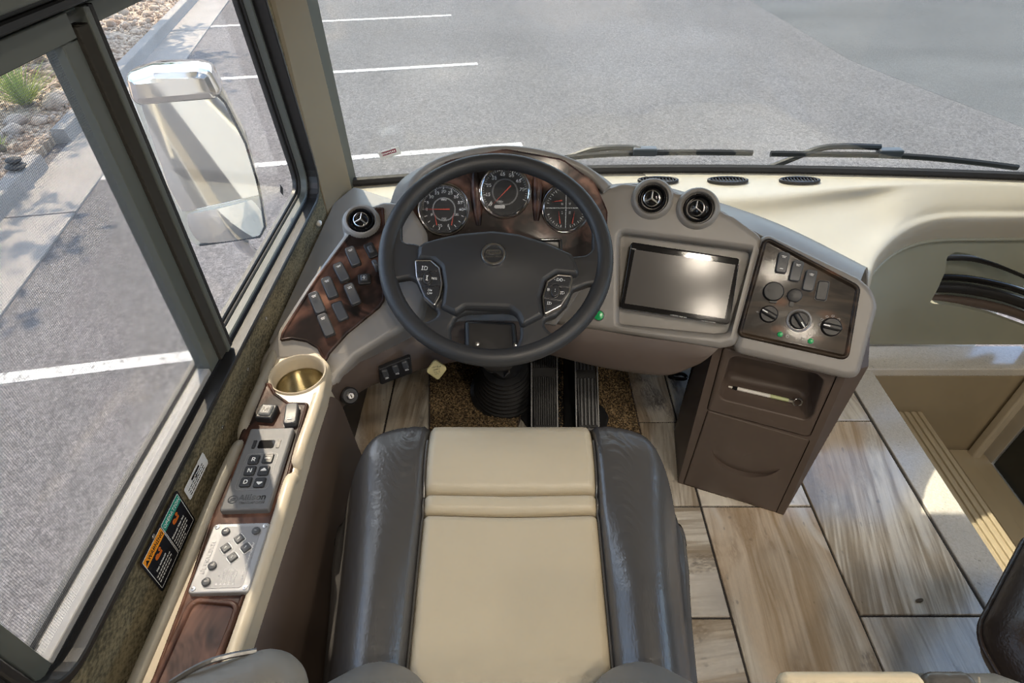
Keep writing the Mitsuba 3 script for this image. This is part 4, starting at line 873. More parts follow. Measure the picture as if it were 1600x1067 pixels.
# tower with tray and drawer
lo = np.array([(.473, 1.012, 0), (.738, .907, 0), (.775, .985, 0), (.80, 1.20, 0), (.62, 1.36, 0), (.50, 1.20, 0)])
hi = np.array([(.462, 1.016, .535), (.718, .914, .535), (.768, .930, .535), (.86, 1.12, .535), (.66, 1.36, .535), (.50, 1.20, .535)])
tw = prism_between(lo, hi); TF = FR['tower']
tb = rpoly([(-0.0044,0.5224),(0.2398,0.519),(0.2466,0.3195),(0.2359,0.31),(0.0031,0.3107)], .008)
to = rpoly([(0.0194,0.4929),(0.0312,0.5029),(0.201,0.507),(0.2183,0.4936),(0.2291,0.387),(0.2223,0.3642),(0.0306,0.361),(0.0202,0.3772)], .012)
dw = rpoly([(0.0079,0.3103),(0.2479,0.3035),(0.2549,0.0001),(0.0055,0.0028)], .004)
tw = cut(tw, put(slab(tb.buffer(-.001), .2), TF @ at(0, 0, -.10)), put(slab(dw.buffer(.0015), .04), TF @ at(0, 0, -.022)))
add('tower', tw, 'taupe_brown', parent=DB, smooth=30, label='brown lower tower standing on the floor')
G = [put(plate(Polygon(tb.buffer(-.0022).exterior.coords, [to.exterior.coords]), [(0, -.025), (0, -.004), (.001, -.001), (.0045, .0012)]), TF)]
k = add('tray', cat_(G), 'taupe_brown', parent=DB, smooth=50, label='open tray bezel in the tower')
inner = affinity.scale(to, .93, .86)
tray = plate(to.buffer(.002), [(0, -.012), (.0, -.0125)], bottom=False)
rin = ring_pts(to.exterior); kk = len(rin); cc = rin.mean(0)
lay = [np.column_stack([cc + (rin - cc) * f, np.full(kk, z)]) for f, z in ((1.004, -.008), (.985, -.03), (.95, -.062), (.88, -.078), (.7, -.085))]
V = np.vstack(lay); i = np.arange(kk); Q = [np.column_stack([a * kk + i, a * kk + (i + 1) % kk, (a + 1) * kk + (i + 1) % kk, (a + 1) * kk + i]) for a in range(4)]
t = np.array(earcut.triangulate_float64(lay[-1][:, :2].copy(), np.array([kk], np.uint32))).reshape(-1, 3) + 4 * kk
Q = np.vstack(Q); add('tray_liner', put(tm(V, np.vstack([Q[:, [0, 1, 2]], Q[:, [0, 2, 3]], t])), TF), 'taupe_brown', parent=k, smooth=50)
dr_ = plate(dw, [(0, -.02), (0, -.0015), (.0015, 0), (.003, .0006)])
ca, cb, cc_ = np.array((0.0476,0.1772)), np.array((0.157,0.1154)), np.array((0.2171,0.1809))
def circ(a, b, c):
    A = 2 * np.array([b - a, c - a]); B = np.array([b @ b - a @ a, c @ c - a @ a]); o = np.linalg.solve(A, B); return o, np.linalg.norm(o - a)
o, Rr = circ(ca, cb, cc_)
cyl = trimesh.creation.cylinder(Rr, .2, sections=72); cyl.apply_transform(at(*o, .1 - .0125, 0) ); cyl.apply_transform(at(0, 0, 0)); cyl.apply_translation((-o[0], -o[1] + Rr, .0125)); cyl.apply_transform(at(0, 0, 0, rx=.19)); cyl.apply_translation((o[0], o[1] - Rr, -.0125))
dr_ = cut(dr_, cyl)
add('drawer', put(dr_, TF), 'taupe_brown', parent=DB, smooth=30, label='brown drawer with a crescent finger scoop')


# ------------------------------------------------------------------ steering wheel
SW = thing('steering_wheel', 'black four spoke steering wheel with a broad padded hub', 'steering wheel')
WF = FR['wheel']
RW = .2085
add('rim', put(tube(np.array([(RW * math.cos(a), RW * math.sin(a), 0) for a in np.linspace(0, 2 * math.pi, 120, endpoint=False)]), .0165, 20, closed=True), WF), 'wheel_black', parent=SW, smooth=70, label='black grained rim')
disk_ = disc(RW - .004, n=120)
o1 = rpoly([(-0.1945,0.0163),(-0.1944,0.0937),(-0.148,0.1492),(-0.0723,0.1851),(0.0116,0.2002),(0.0956,0.1881),(0.1649,0.1403),(0.1922,0.0652),(0.1878,-0.0042),(0.1632,-0.0069),(0.1449,-0.0069),(0.0926,0.0149),(0.0434,0.0315),(-0.0062,0.0385),(-0.0681,0.0329),(-0.1049,0.0246),(-0.1389,0.0136),(-0.1538,0.0149),(-0.1692,0.026)], .012)
o1 = rpoly([(-0.1814,0.0232),(-0.1843,0.0723),(-0.1618,0.1198),(-0.1103,0.167),(-0.053,0.1881),(0.0116,0.1957),(0.0826,0.1851),(0.1398,0.1521),(0.1761,0.1009),(0.1866,0.0511),(0.1846,0.0067),(0.1719,-0.0042),(0.1449,-0.0069),(0.0926,0.0149),(0.0434,0.0315),(-0.0062,0.0385),(-0.0681,0.0329),(-0.1049,0.0246),(-0.1389,0.0136),(-0.1541,0.0205)], .012)
o2 = rpoly([(-0.191,-0.0578),(-0.1624,-0.0525),(-0.15,-0.0578),(-0.1432,-0.0736),(-0.1261,-0.1047),(-0.104,-0.1213),(-0.1107,-0.1315),(-0.1315,-0.1416),(-0.1524,-0.1251),(-0.1779,-0.0944)], .008)
o3 = rpoly([(0.1901,-0.0618),(0.1705,-0.0684),(0.1462,-0.0775),(0.1333,-0.1073),(0.1113,-0.1302),(0.0899,-0.1378),(0.0921,-0.1503),(0.1036,-0.1628),(0.1247,-0.1603),(0.1549,-0.1353),(0.1801,-0.097)], .008)
o4 = rpoly([(-0.0543,-0.1226),(0.0191,-0.1201),(0.0405,-0.1251),(0.0463,-0.1416),(0.045,-0.1727),(0.038,-0.1899),(0.0217,-0.1984),(-0.0153,-0.1984),(-0.056,-0.1911),(-0.0785,-0.1789),(-0.0816,-0.1541),(-0.0706,-0.1315)], .012)
sp_ = disk_
for o in (o1, o2, o3, o4): sp_ = sp_.difference(o)
sp_ = rounded(max(getattr(sp_, 'geoms', [sp_]), key=lambda g: g.area), .004)
m = plate(sp_, [(0, -.008), (0, .000), (.0012, .0035), (.004, .0062), (.008, .0075)])
add('spokes', put(m, WF), 'wheel_black', parent=SW, smooth=40, label='four wheel spokes')
hb = rpoly([(-0.1472,0.0067),(-0.1366,0.0163),(-0.1049,0.026),(-0.0681,0.0343),(-0.0062,0.0399),(0.0434,0.0329),(0.0926,0.0163),(0.1448,-0.0083),(0.1516,-0.0259),(0.157,-0.0446),(0.153,-0.0539),(0.1157,-0.0499),(0.0936,-0.0657),(0.0847,-0.097),(0.0888,-0.134),(0.0486,-0.1553),(0.0404,-0.1327),(0.0274,-0.1213),(-0.0544,-0.1188),(-0.0718,-0.1315),(-0.0995,-0.1175),(-0.0962,-0.0775),(-0.1025,-0.0379),(-0.1202,-0.0218),(-0.1483,-0.0205)], .006)
m = plate(hb, [(0, .000), (0, .012), (.0015, .0165), (.0045, .020), (.009, .0222)]); m = m.subdivide_to_size(.016)
v = np.array(m.vertices); c0 = np.array((-0.0032,-0.0178)); up = v[:, 2] > .010
v[up, 2] += .010 * np.exp(-((v[up, 0] - c0[0]) / .085) ** 2 - ((v[up, 1] - c0[1]) / .05) ** 2); m.vertices = v
add('hub_pad', put(m, WF), 'wheel_black', parent=SW, smooth=50, label='domed black hub pad')
e = WF @ at(*c0, .0325)
k = add('emblem', put(lathe([(.0235, -.008), (.0235, .002), (.0215, .0045), (.0185, .0045), (.0175, .0018)], 44), e), 'chrome_soft', parent=SW, smooth=50, label='round chrome ringed emblem')
add('emblem_disc', put(slab(disc(.018, n=40), .002), e), 'switch_black', parent=k, smooth=False)
add('emblem_plate', put(plate(Polygon(rrect(.028, .009, .0044, cy=.004).exterior.coords, [rrect(.025, .006, .0029, cy=.004).exterior.coords]), [(0, .0018), (0, .0032)]), e), 'chrome', parent=k, smooth=False)
add('emblem_script', put(cat_([words('FREIGHTLINER', .0023, 0, .004, z=.0018, bold=True), words('Custom Chassis', .0030, 0, -.0045, z=.0018, bold=True)]), e), 'chrome', parent=k, smooth=False)
def pod_(pts, label, splits, marks, oval):
    p = rpoly(pts, .004); c = np.array(p.centroid.coords[0])
    k = add('button_pod', put(plate(p, [(0, .004), (0, .0185), (.001, .0205), (.0026, .021), (.0042, .020)]), WF), 'chrome_soft', parent=SW, smooth=40, label=label)
    ins = p.buffer(-.0042); cuts = unary_union([LineString(s).buffer(.0005) for s in splits])
    ovp = affinity.rotate(affinity.scale(disc(1, n=28), .0075, .0125), oval[1]); ovp = affinity.translate(ovp, *oval[0])
    for g in getattr(ins.difference(cuts).difference(ovp.buffer(.001)), 'geoms', [ins]):
        if g.area > 2e-5: add('button', put(slab(g, .0225, .0012, z0=.0180), WF), 'switch_black', parent=k, smooth=40)
    add('button', put(slab(ovp, .025, .002, z0=.0180), WF), 'switch_black', parent=k, smooth=40)
    add('button_print', put(cat_([words(t, h, *q, rz=-.08, z=.0226 + dz) for t, h, q, dz in marks]), WF), 'white_print', parent=k, smooth=False)
A = [(-0.1519,-0.0218),(-0.1202,-0.0218),(-0.1025,-0.0379),(-0.0964,-0.071),(-0.1002,-0.097),(-0.1101,-0.1175),(-0.1313,-0.097),(-0.1476,-0.0578)]
B = [(-0.1315,-0.0406),(-0.1257,-0.0605),(-0.1351,-0.0657),(-0.116,-0.0618),(-0.1186,-0.0866),(-0.1246,-0.0591)]
pod_(A, 'left thumb button pod with a chrome edge', [[(-0.1565,-0.0499),(-0.0901,-0.0446)], [(-0.1488,-0.0801),(-0.0891,-0.0749)]], [('ID', .008, B[0], 0), ('SET', .0042, B[2] if 0 else (-0.1395,-0.0631), 0), ('RES', .0042, (-0.1124,-0.0618), 0), ('ON', .0038, (-0.1198,-0.0853), 0), ('OFF', .0038, (-0.1196,-0.0918), 0), ('I', .010, (-0.1257,-0.0618), .0026)], ((-0.1257,-0.0618), 6))
A = [(0.1156,-0.0512),(0.1433,-0.0539),(0.1442,-0.0644),(0.1374,-0.0905),(0.1212,-0.1162),(0.0888,-0.134),(0.0859,-0.097),(0.0948,-0.0657)]
pod_(A, 'right thumb button pod with a chrome edge', [[(0.0851,-0.0736),(0.1508,-0.0814)], [(0.0787,-0.0983),(0.1498,-0.1111)]], [('-DO-', .006, (0.1189,-0.0644), 0), ('B', .0055, (0.0981,-0.084), 0), ('ID', .0055, (0.123,-0.0905), 0), ('ID', .0055, (0.0987,-0.1111), 0), (':', .008, (0.11,-0.0866), .0026)], ((0.11,-0.0866), -10))
SC = thing('steering_column', 'black steering column under the wheel with a ribbed boot on the floor', 'steering column')
sh = rpoly([(-0.0616,-0.115),(0.0381,-0.1201),(0.0438,-0.1948),(0.031,-0.2093),(-0.0326,-0.2045),(-0.06,-0.1727)], .008)
add('shroud', put(plate(sh, [(.030, -.20), (.022, -.16), (0, -.055), (.004, -.047), (.010, -.044)]), WF), 'black_plastic', parent=SC, smooth=40, label='black column shroud')
for c in ((-0.0345,-0.1665),(0.038,-0.1678),(-0.0248,-0.1862),(0.0345,-0.1862)): add('screw', put(put(lathe([(.0045, 0), (.004, .002), (0, .0028)], 14), at(*c, -.045)), WF), 'chrome_soft', parent=SC)
add('hub_neck', put(lathe([(.036, -.30), (.042, -.12), (.05, -.008), (0, -.008)], 36), WF), 'black_plastic', parent=SC)
b0, b1 = np.array((-0.0209,1.3519,0.02)), np.array([-.028, 1.20, .42]); ax_ = (b1 - b0); BL = np.linalg.norm(ax_); BF = FRM(b0, (1, 0, 0), np.cross(ax_, (1, 0, 0)))
pr = [(.112, -.02), (.114, .012), (.104, .024)]
for i in range(9): pr += [(.102 - i * .0042, .026 + i * .021), (.102 - i * .0042, .034 + i * .021), (.082 - i * .0040, .037 + i * .021), (.082 - i * .0040, .044 + i * .021)]
pr += [(.050, .22), (.042, .26), (.036, BL)]
add('floor_plate', slab(rpoly([p[:2] for p in [(-0.1249,1.4189,0),(-0.0775,1.4189,0),(-0.0609,1.2644,0),(0.0243,1.259,0),(0.0515,1.2065,0),(0.1658,1.1962,0),(0.1707,1.533,0),(-0.0898,1.533,0)]], .01), .009, .003), 'rubber', parent=SC)
add('ribbed_boot', put(lathe(pr, 48), BF), 'switch_black', parent=SC, smooth=30, label='ribbed black rubber boot')
st0 = np.array((-0.1737,0.9667,0.7475)); st1 = np.array((-0.227,0.9657,0.7527))
k = add('stalk', tube(spline([st0 + (.06, .01, -.02), st0, st1], 12), np.linspace(.008, .0105, 12), 14, flat=.7), 'black_plastic', parent=SC, smooth=60, label='black multi function stalk')
add('stalk_collar', tube(spline([np.array((-0.2132,0.9657,0.7527)), np.array((-0.2232,0.9657,0.7527))], 6), [.0108, .0122, .0108, .0122, .0108, .0122], 18, flat=.8), 'rubber', parent=k)
add('stalk_print', put(words('ID', .006), FRM(np.array((-0.2036,0.9562,0.7593)), (1, 0, 0), WF[:3, 1])), 'white_print', parent=k, smooth=False)

# ------------------------------------------------------------------ pedals and carpet mat
def pedal(name, frame, pts, ribs, label, gap):
    r = thing(name, label, 'pedal'); p = rpoly(pts, .006); F_ = FR[frame]
    add('pad', put(slab(p, .010, .003), F_), 'rubber', parent=r, smooth=40)
    x0, y0, x1, y1 = p.bounds
    for i in range(ribs):
        x = x0 + (x1 - x0) * (i + .7) / (ribs + .4)
        for a, b_ in ((y0 + .008, y0 + (y1 - y0) * gap[0]), (y0 + (y1 - y0) * gap[1], y1 - .008)):
            g = sbox(x - (x1 - x0) / ribs * .27, a, x + (x1 - x0) / ribs * .27, b_).intersection(p.buffer(-.004))
            if g.area > 1e-5: add('rib', put(slab(g, .0155, .0012, z0=.009, n=1), F_), 'switch_grey' if name == 'accelerator_pedal' else 'switch_black', parent=r, smooth=30)
    for a in (x0 + .002, x1 - .002): add('side_edge', put(slab(sbox(a - .002, y0 + .004, a + .002, y1 - .004), .013), F_), 'key_grey', parent=r)
    add('arm', put(bx(.03, .05, .14, .006, ((x0 + x1) / 2, y1 - .05, -.07)), F_), 'black_plastic', parent=r)
    add('hinge', put(bx((x1 - x0) * .9, .03, .06, .006, ((x0 + x1) / 2, y0 + .004, -.03)), F_), 'black_plastic', parent=r)
pedal('brake_pedal', 'brake', [(-0.0387,0.2171),(0.0337,0.2171),(0.0413,-0.0019),(-0.032,-0.0037)], 12, 'wide black ribbed brake pedal, left of the two pedals', (.68, .80))
pedal('accelerator_pedal', 'gas', [(-0.0397,0.2012),(0.0222,0.2012),(0.0302,-0.0038),(-0.0323,-0.0038)], 6, 'narrower ribbed accelerator pedal, right of the two pedals', (.72, .84))
add('pedal_base', slab(rpoly([(0.2666,1.2916,0),(0.3019,1.278,0),(0.3024,1.2325,0),(0.2763,1.1962,0),(0.1579,1.1962,0),(0.1797,1.533,0),(0.2807,1.533,0)][:0] or [p[:2] for p in [(0.2586,1.3139,0),(0.2912,1.2916,0),(0.3044,1.2483,0),(0.2884,1.1988,0),(0.1556,1.161,0),(0.1797,1.533,0),(0.2695,1.533,0)]], .02), .018, .006), 'rubber', label='dark rubber base plate under the accelerator', cat='base plate')
mt = P2([p[:2] for p in [(-0.2875,1.533,0),(-0.249,1.161,0),(0,1.161,0),(0.0326,1.278,0),(0.0125,1.3251,0),(-0.021,1.3537,0),(0.0257,1.4068,0),(0.123,1.2916,0),(0.1733,1.1365,0),(0.3948,1.161,0),(0.3937,1.2916,0),(0.3926,1.4528,0),(0.4026,1.6006,0)]])
mt = rounded(mt, .01); MT = add('floor_mat', slab(mt, .007, .003), 'mat_carpet', smooth=30, label='brown looped carpet mat on the tiles under the pedals', cat='floor mat')
tf = []
x0, y0, x1, y1 = mt.bounds
for i in range(15000):
    q = nrng.uniform((x0, y0), (x1, y1))
    if not mt.contains(Point(q)): continue
    m = np.array([(-.003, 0, 0), (.003, 0, 0), (0, .003, 0), (0, 0, .007)]) * nrng.uniform(.7, 1.4); R_ = trimesh.transformations.rotation_matrix(nrng.random() * 6.28, (0, 0, 1))[:3, :3]
    v = m @ R_.T; v[3, :2] += nrng.normal(0, .0025, 2); tf.append(v + (*q, .006))
k_ = np.arange(len(tf))[:, None] * 4
add('pile', tm(np.vstack(tf), np.vstack([k_ + [0, 1, 3], k_ + [1, 2, 3], k_ + [2, 0, 3]])), 'mat_carpet', parent=MT, smooth=False, kind='stuff')
add('bound_edge', tube(np.array([(*p, .004) for p in ring_pts(mt.exterior)]), .004, 6, closed=True), 'taupe_brown', parent=MT)
cr = [(0.5272,1.4231,0.02),(0.5554,1.4354,0.02),(0.5799,1.4292,0.02),(0.5809,1.414,0.02),(0.5589,1.411,0.02),(0.5345,1.417,0.02)]
add('cable_loop', tube(spline(cr, 24, closed=True), .006, 8, closed=True), 'black_gloss', label='glossy black cable loop on the floor beside the tower', cat='cable')

# ------------------------------------------------------------------ left side console
CO = thing('side_console', 'cream side console along the wall with burl inlay, keypads and cup holder', 'console')
CZ = .62
def cz(poly, prof, z=0.0): return plate(poly, prof).apply_translation((0, 0, CZ + z))
body = rounded(P2([(-.466, -.35), (-.352, -.35), (-.350, .30), (-.349, .55), (-.352, .70), (-.352, .775), (-.358, .85), (-.395, .895), (-.462, .905), (-.478, .86), (-.476, .72), (-.470, .55)]), .018)
CUP = (-0.4115,0.8183,0.615)
cup_c = np.array(CUP[:2])
top = slab(body, .16, .009, z0=0).apply_translation((0, 0, CZ - .16))
well = trimesh.creation.cylinder(.0505, .24, sections=64); well.apply_translation((*cup_c, CZ - .02))
wi = rpoly([p[:2] for p in [(-0.4725,0.7562,0.62),(-0.4698,0.7926,0.62),(-0.4541,0.7926,0.62),(-0.4365,0.7659,0.62),(-0.4065,0.7434,0.62),(-0.3687,0.7418,0.62),(-0.3662,0.6797,0.62),(-0.3588,0.5852,0.62),(-0.3605,0.5106,0.62),(-0.3638,0.4323,0.62),(-0.3651,0.3593,0.62),(-0.3717,0.2752,0.62),(-0.3743,0.2251,0.62),(-0.4528,0.2251,0.62),(-0.4442,0.2803,0.62),(-0.4504,0.4132,0.62),(-0.4626,0.551,0.62),(-0.468,0.6513,0.62)]], .008)
top = cut(top, well)
add('body', top, 'cream_trim', parent=CO, smooth=40, label='cream console body')
side = thick(loft_grid([[(-.353, -.35, .578), (-.351, .3, .578), (-.351, .6, .578), (-.353, .80, .578)], [(-.345, -.35, .56), (-.343, .3, .56), (-.343, .6, .56), (-.345, .81, .56)], [(-.342, -.35, .46), (-.340, .3, .46), (-.34, .6, .46), (-.344, .83, .47)], [(-.375, -.35, .0), (-.37, .3, .0), (-.37, .6, .0), (-.36, .95, .0)]], 40, 8)[::-1], .006)
add('inner_side', side, 'taupe_brown', parent=CO, smooth=60, label='brown inner side of the console')
add('inlay', cz(wi, [(0, -.004), (0, .0025), (.0014, .0045), (.0032, .0052), (.005, .0045), (.0065, .0028)]), 'burl_gloss', parent=CO, smooth=50, label='glossy reddish burl inlay')
def roll(pts, r, label): add('edge_roll', tube(spline(pts, 30), r, 14), 'roll_grey', parent=CO, smooth=60, label=label)
roll([(-.465, -.35, .620), (-.465, .1, .620), (-.465, .4, .620), (-.465, .645, .620), (-.466, .655, .610)], .0095, 'grey rounded roll along the wall')
roll([(-.470, .672, .608), (-.470, .685, .619), (-.472, .78, .622), (-.474, .88, .622)], .0095, 'grey rounded roll along the wall, front piece')
rl = [(-.357, -.35, .622), (-.3555, .2, .622), (-.3545, .5, .622), (-.3555, .575, .622), (-.357, .583, .610)]
add('inner_rail', tube(spline(rl, 30), .010, 14), 'cream_trim', parent=CO, smooth=60, label='cream rounded inner rail')
rl = [(-.357, .607, .612), (-.3555, .615, .622), (-.355, .70, .624), (-.356, .76, .623)]
add('inner_rail', tube(spline(rl, 30), .010, 14), 'cream_trim', parent=CO, smooth=60, label='cream rounded inner rail, front piece')
k = add('cup_holder', lathe([(.0545, CZ), (.0535, CZ + .004), (.0505, CZ + .003), (.0485, CZ - .006), (.0475, CZ - .030)], 56).apply_translation((*cup_c, 0)), 'cream_trim', parent=CO, smooth=60, label='round cup holder')
add('steel_cup', lathe([(.0475, CZ - .030), (.0455, CZ - .026), (.044, CZ - .030), (.042, CZ - .085), (.038, CZ - .092), (0, CZ - .092)], 56).apply_translation((*cup_c, 0)), 'steel_cup', parent=k, smooth=50, label='brushed steel cup')
def CF(q, rz, z=0.0): return at(q[0], q[1], CZ + z, rz=rz)
cj = np.array((-0.434,0.711,0.63)); rzj = -.10
k = add('mirror_joystick', put(slab(rrect(.030, .033, .003), .014, .003), CF(cj, rzj, .002)), 'switch_black', parent=CO, smooth=40, label='square black mirror control with arrow marks')
add('joystick_knob', put(slab(rrect(.022, .024, .004), .019, .004), CF(cj, rzj, .002)), 'key_grey', parent=k, smooth=40)
pm = [words('M', .010, 0, -.001, z=.0192, bold=True)] + [put(slab(P2([(-.0018, 0), (.0018, 0), (0, .002)]), .0003), at(.0085 * math.cos(a), .0085 * math.sin(a), .0192, rz=a - math.pi / 2)) for a in (0, 1.57, 3.14, 4.71)]
add('joystick_print', put(cat_(pm), CF(cj, rzj, .002)), 'switch_black', parent=k, smooth=False)
sA, sB = np.array([(-0.394,0.7325,0.63),(-0.3861,0.6798,0.63)]); d = sA - sB; cS = (sA + sB) / 2; rzs = math.atan2(d[1], d[0]) - math.pi / 2
m_ = slab(rrect(.022, .045, .005), .012, .0025).subdivide_to_size(.008); v = np.array(m_.vertices); up = v[:, 2] > .003; v[up, 2] += .004 * (v[up, 1] / .045) + .008 * (v[up, 1] / .045) ** 2; m_.vertices = v
k = add('rocker_switch', put(m_, CF(cS, rzs, .002)), 'switch_grey', parent=CO, smooth=50, label='single grey rocker switch')
add('switch_frame', put(slab(rrect(.025, .049, .006), .003), CF(cS, rzs, .002)), 'black_plastic', parent=k)
add('switch_print', put(bar((-.004, -.013), (.004, -.013), .0016, z=.0122), CF(cS, rzs, .002)), 'white_print', parent=k, smooth=False)
# gear selector keypad
KP = rpoly([p[:2] for p in [(-0.4495,0.677,0.63),(-0.3756,0.6698,0.63),(-0.3706,0.5075,0.63),(-0.4433,0.5153,0.63)]], .003)
k0 = np.array([p for p in [(-0.4495,0.677,0.63),(-0.3756,0.6698,0.63),(-0.3706,0.5075,0.63),(-0.4433,0.5153,0.63)]])[:, :2]
kc = k0.mean(0); ux = ((k0[1] - k0[0]) + (k0[2] - k0[3])) / 2; uy = ((k0[0] - k0[3]) + (k0[1] - k0[2])) / 2; kw, kh = np.linalg.norm(ux), np.linalg.norm(uy); krz = math.atan2(uy[1], uy[0]) - math.pi / 2
KF = at(*kc, CZ + .002, rz=krz)
kp = add('gear_keypad', put(slab(rrect(kw, kh, .003), .012, .003), KF), 'keypad_grey', parent=CO, smooth=40, label='grey gear selector keypad with R N D keys')
ZK = .0121
add('key_surround', put(plate(Polygon(rrect(kw * .70, kh * .44, .006, cy=-.010).exterior.coords, [rrect(kw * .68, kh * .425, .0055, cy=-.010).exterior.coords]), [(0, ZK - .0005), (0, ZK + .0004)]), KF), 'key_grey', parent=kp, smooth=False)
disp = rrect(kw * .36, kh * .105, .003, cy=kh * .275)
add('display', put(slab(disp, .0015).apply_translation((0, 0, ZK - .001)), KF), 'black_gloss', parent=kp, smooth=False, label='small dark display')
for sx in (-1, 1): add('display_side', put(slab(rrect(.0055, kh * .105, .001, cx=sx * kw * .27, cy=kh * .275), .002).apply_translation((0, 0, ZK - .001)), KF), 'black_plastic', parent=kp, smooth=False)
for (x, y, s) in ((-.15, .075, 'R'), (.15, .085, ''), (-.15, -.06, 'N'), (.15, -.065, 'up'), (-.15, -.195, 'D'), (.15, -.205, 'down')):
    q = (x * kw, y * kh)
    kk = add('key', put(slab(rrect(kw * .235, kh * .115, .003, cx=q[0], cy=q[1]), .0042, .0015), KF @ at(0, 0, ZK - .0018)), 'switch_black', parent=kp, smooth=40)
    if s in ('R', 'N', 'D'): mk = words(s, .0075, *q, z=ZK + .0024, bold=True)
    elif s: mk = put(slab(P2([(-.0045, -.0008), (.0045, -.0008), (.0045, .0008), (0, .005), (-.0045, .0008)]), .0004), at(*q, ZK + .0024, rz=0 if s == 'up' else math.pi))
    else: mk = bar((q[0] - .005, q[1]), (q[0] + .005, q[1]), .004, z=ZK + .0024)
    add('key_print', put(mk, KF), 'white_print' if s else 'key_grey', parent=kp, smooth=False)
lg_ = [words('Allison', .0095, .007, -kh * .365, z=ZK, bold=True), words('TRANSMISSION', .0036, .008, -kh * .425, z=ZK)]
lg_ += [put(plate(Polygon(disc(.0075, n=28).exterior.coords, [disc(.0058, n=28).exterior.coords]), [(0, 0), (0, .0004)]), at(-kw * .30, -kh * .385, ZK)), put(bar((-.004, -.002), (.004, .002), .0022), at(-kw * .30, -kh * .385 + .0016, ZK)), put(bar((-.004, -.002), (.004, .002), .0022), at(-kw * .30, -kh * .385 - .0020, ZK))]
add('keypad_lettering', put(cat_(lg_), KF), 'black_gloss', parent=kp, smooth=False)
# levelling panel
k0 = np.array([p for p in [(-0.4441,0.4966,0.63),(-0.3606,0.4847,0.63),(-0.3585,0.379,0.63),(-0.441,0.3879,0.63)]])[:, :2]
kc = k0.mean(0); ux = ((k0[1] - k0[0]) + (k0[2] - k0[3])) / 2; uy = ((k0[0] - k0[3]) + (k0[1] - k0[2])) / 2; pw, ph = np.linalg.norm(ux), np.linalg.norm(uy); prz = math.atan2(uy[1], uy[0]) - math.pi / 2
PF = at(*kc, CZ + .002, rz=prz)
lp = add('levelling_panel', put(slab(rrect(pw, ph, .006), .009, .0022), PF), 'pad_silver', parent=CO, smooth=40, label='silver levelling control panel with round and diamond buttons')
add('dark_face', put(slab(rrect(pw * .66, ph * .88, .006, cx=pw * .04), .0006).apply_translation((0, 0, .009)), PF), 'pad_dark', parent=lp, smooth=False)
ZP = .0096
for sx in (-1, 1):
    for sy in (-1, 1): add('screw', put(lathe([(.0032, 0), (.0030, .0012), (.0012, .0014), (0, .0006)], 16).apply_translation((sx * pw * .42, sy * ph * .44, .009)), PF), 'chrome_soft', parent=lp)
for (x, y) in ((-.23, .36), (.30, .36), (-.24, -.14), (-.24, -.36)):
    add('round_button', put(lathe([(.0058, 0), (.0058, .0028), (.0048, .0036), (0, .0036)], 24).apply_translation((x * pw, y * ph, ZP)), PF), 'switch_grey', parent=lp, smooth=40)
    add('button_print', put(bar((x * pw - .002, y * ph), (x * pw + .002, y * ph), .001, z=ZP + .0036), PF), 'pad_silver', parent=lp, smooth=False)
dc = (.05, .11)
for (x, y) in ((0, .135), (-.17, 0), (.17, 0), (0, -.135)):
    q = ((dc[0] + x) * pw, (dc[1] + y) * ph); dm = affinity.rotate(rrect(.0115, .0115, .0012), 45); dm = affinity.translate(dm, *q)
    add('diamond_button', put(slab(dm, .0034, .001).apply_translation((0, 0, ZP)), PF), 'switch_grey', parent=lp, smooth=40)
    add('button_outline', put(plate(Polygon(dm.buffer(.0016).exterior.coords, [dm.buffer(.0008).exterior.coords]), [(0, ZP), (0, ZP + .0004)]), PF), 'white_print', parent=lp, smooth=False)
    add('button_print', put(bar((q[0] - .001, q[1] - .002), (q[0] + .001, q[1] + .002), .001, z=ZP + .0034), PF), 'white_print', parent=lp, smooth=False)
wd = [words('ULTRALEVEL', .0060, -pw * .375, .0, rz=math.pi / 2, z=.009)]
add('name_lettering', put(cat_(wd), PF), 'pad_dark', parent=lp, smooth=False)
wd = [words('FOR MOTOR COACH USE ONLY', .0026, pw * .32, -.006, rz=math.pi / 2, z=ZP)]
for i, s in enumerate(('AIR', 'JACKS DOWN', 'NOT IN PARK', 'EXCESS SLOPE', 'LOW VOLT')):
    x = (-.07 + i * .068) * pw
    wd += [words(s, .0022, x, -ph * .27, rz=math.pi / 2, z=ZP), put(slab(P2([(-.0017, 0), (.0017, 0), (0, .003)]), .0004), at(x, -ph * .40, ZP))]
add('panel_lettering', put(cat_(wd), PF), 'white_print', parent=lp, smooth=False)
# sunk burl tray at the back of the console
trp = rpoly([p[:2] for p in [(-0.4284,0.3717,0.625),(-0.373,0.3665,0.625),(-0.3735,0.3346,0.625),(-0.3784,0.2435,0.625),(-0.4347,0.2435,0.625)]], .008)
add('burl_tray', plate(Polygon(trp.buffer(.009).exterior.coords, [trp.exterior.coords]), [(0, .622), (.001, .6275), (.003, .6292), (.006, .6285), (.0085, .6245)]), 'burl_gloss', parent=CO, smooth=60, label='raised burl frame around the rear tray')
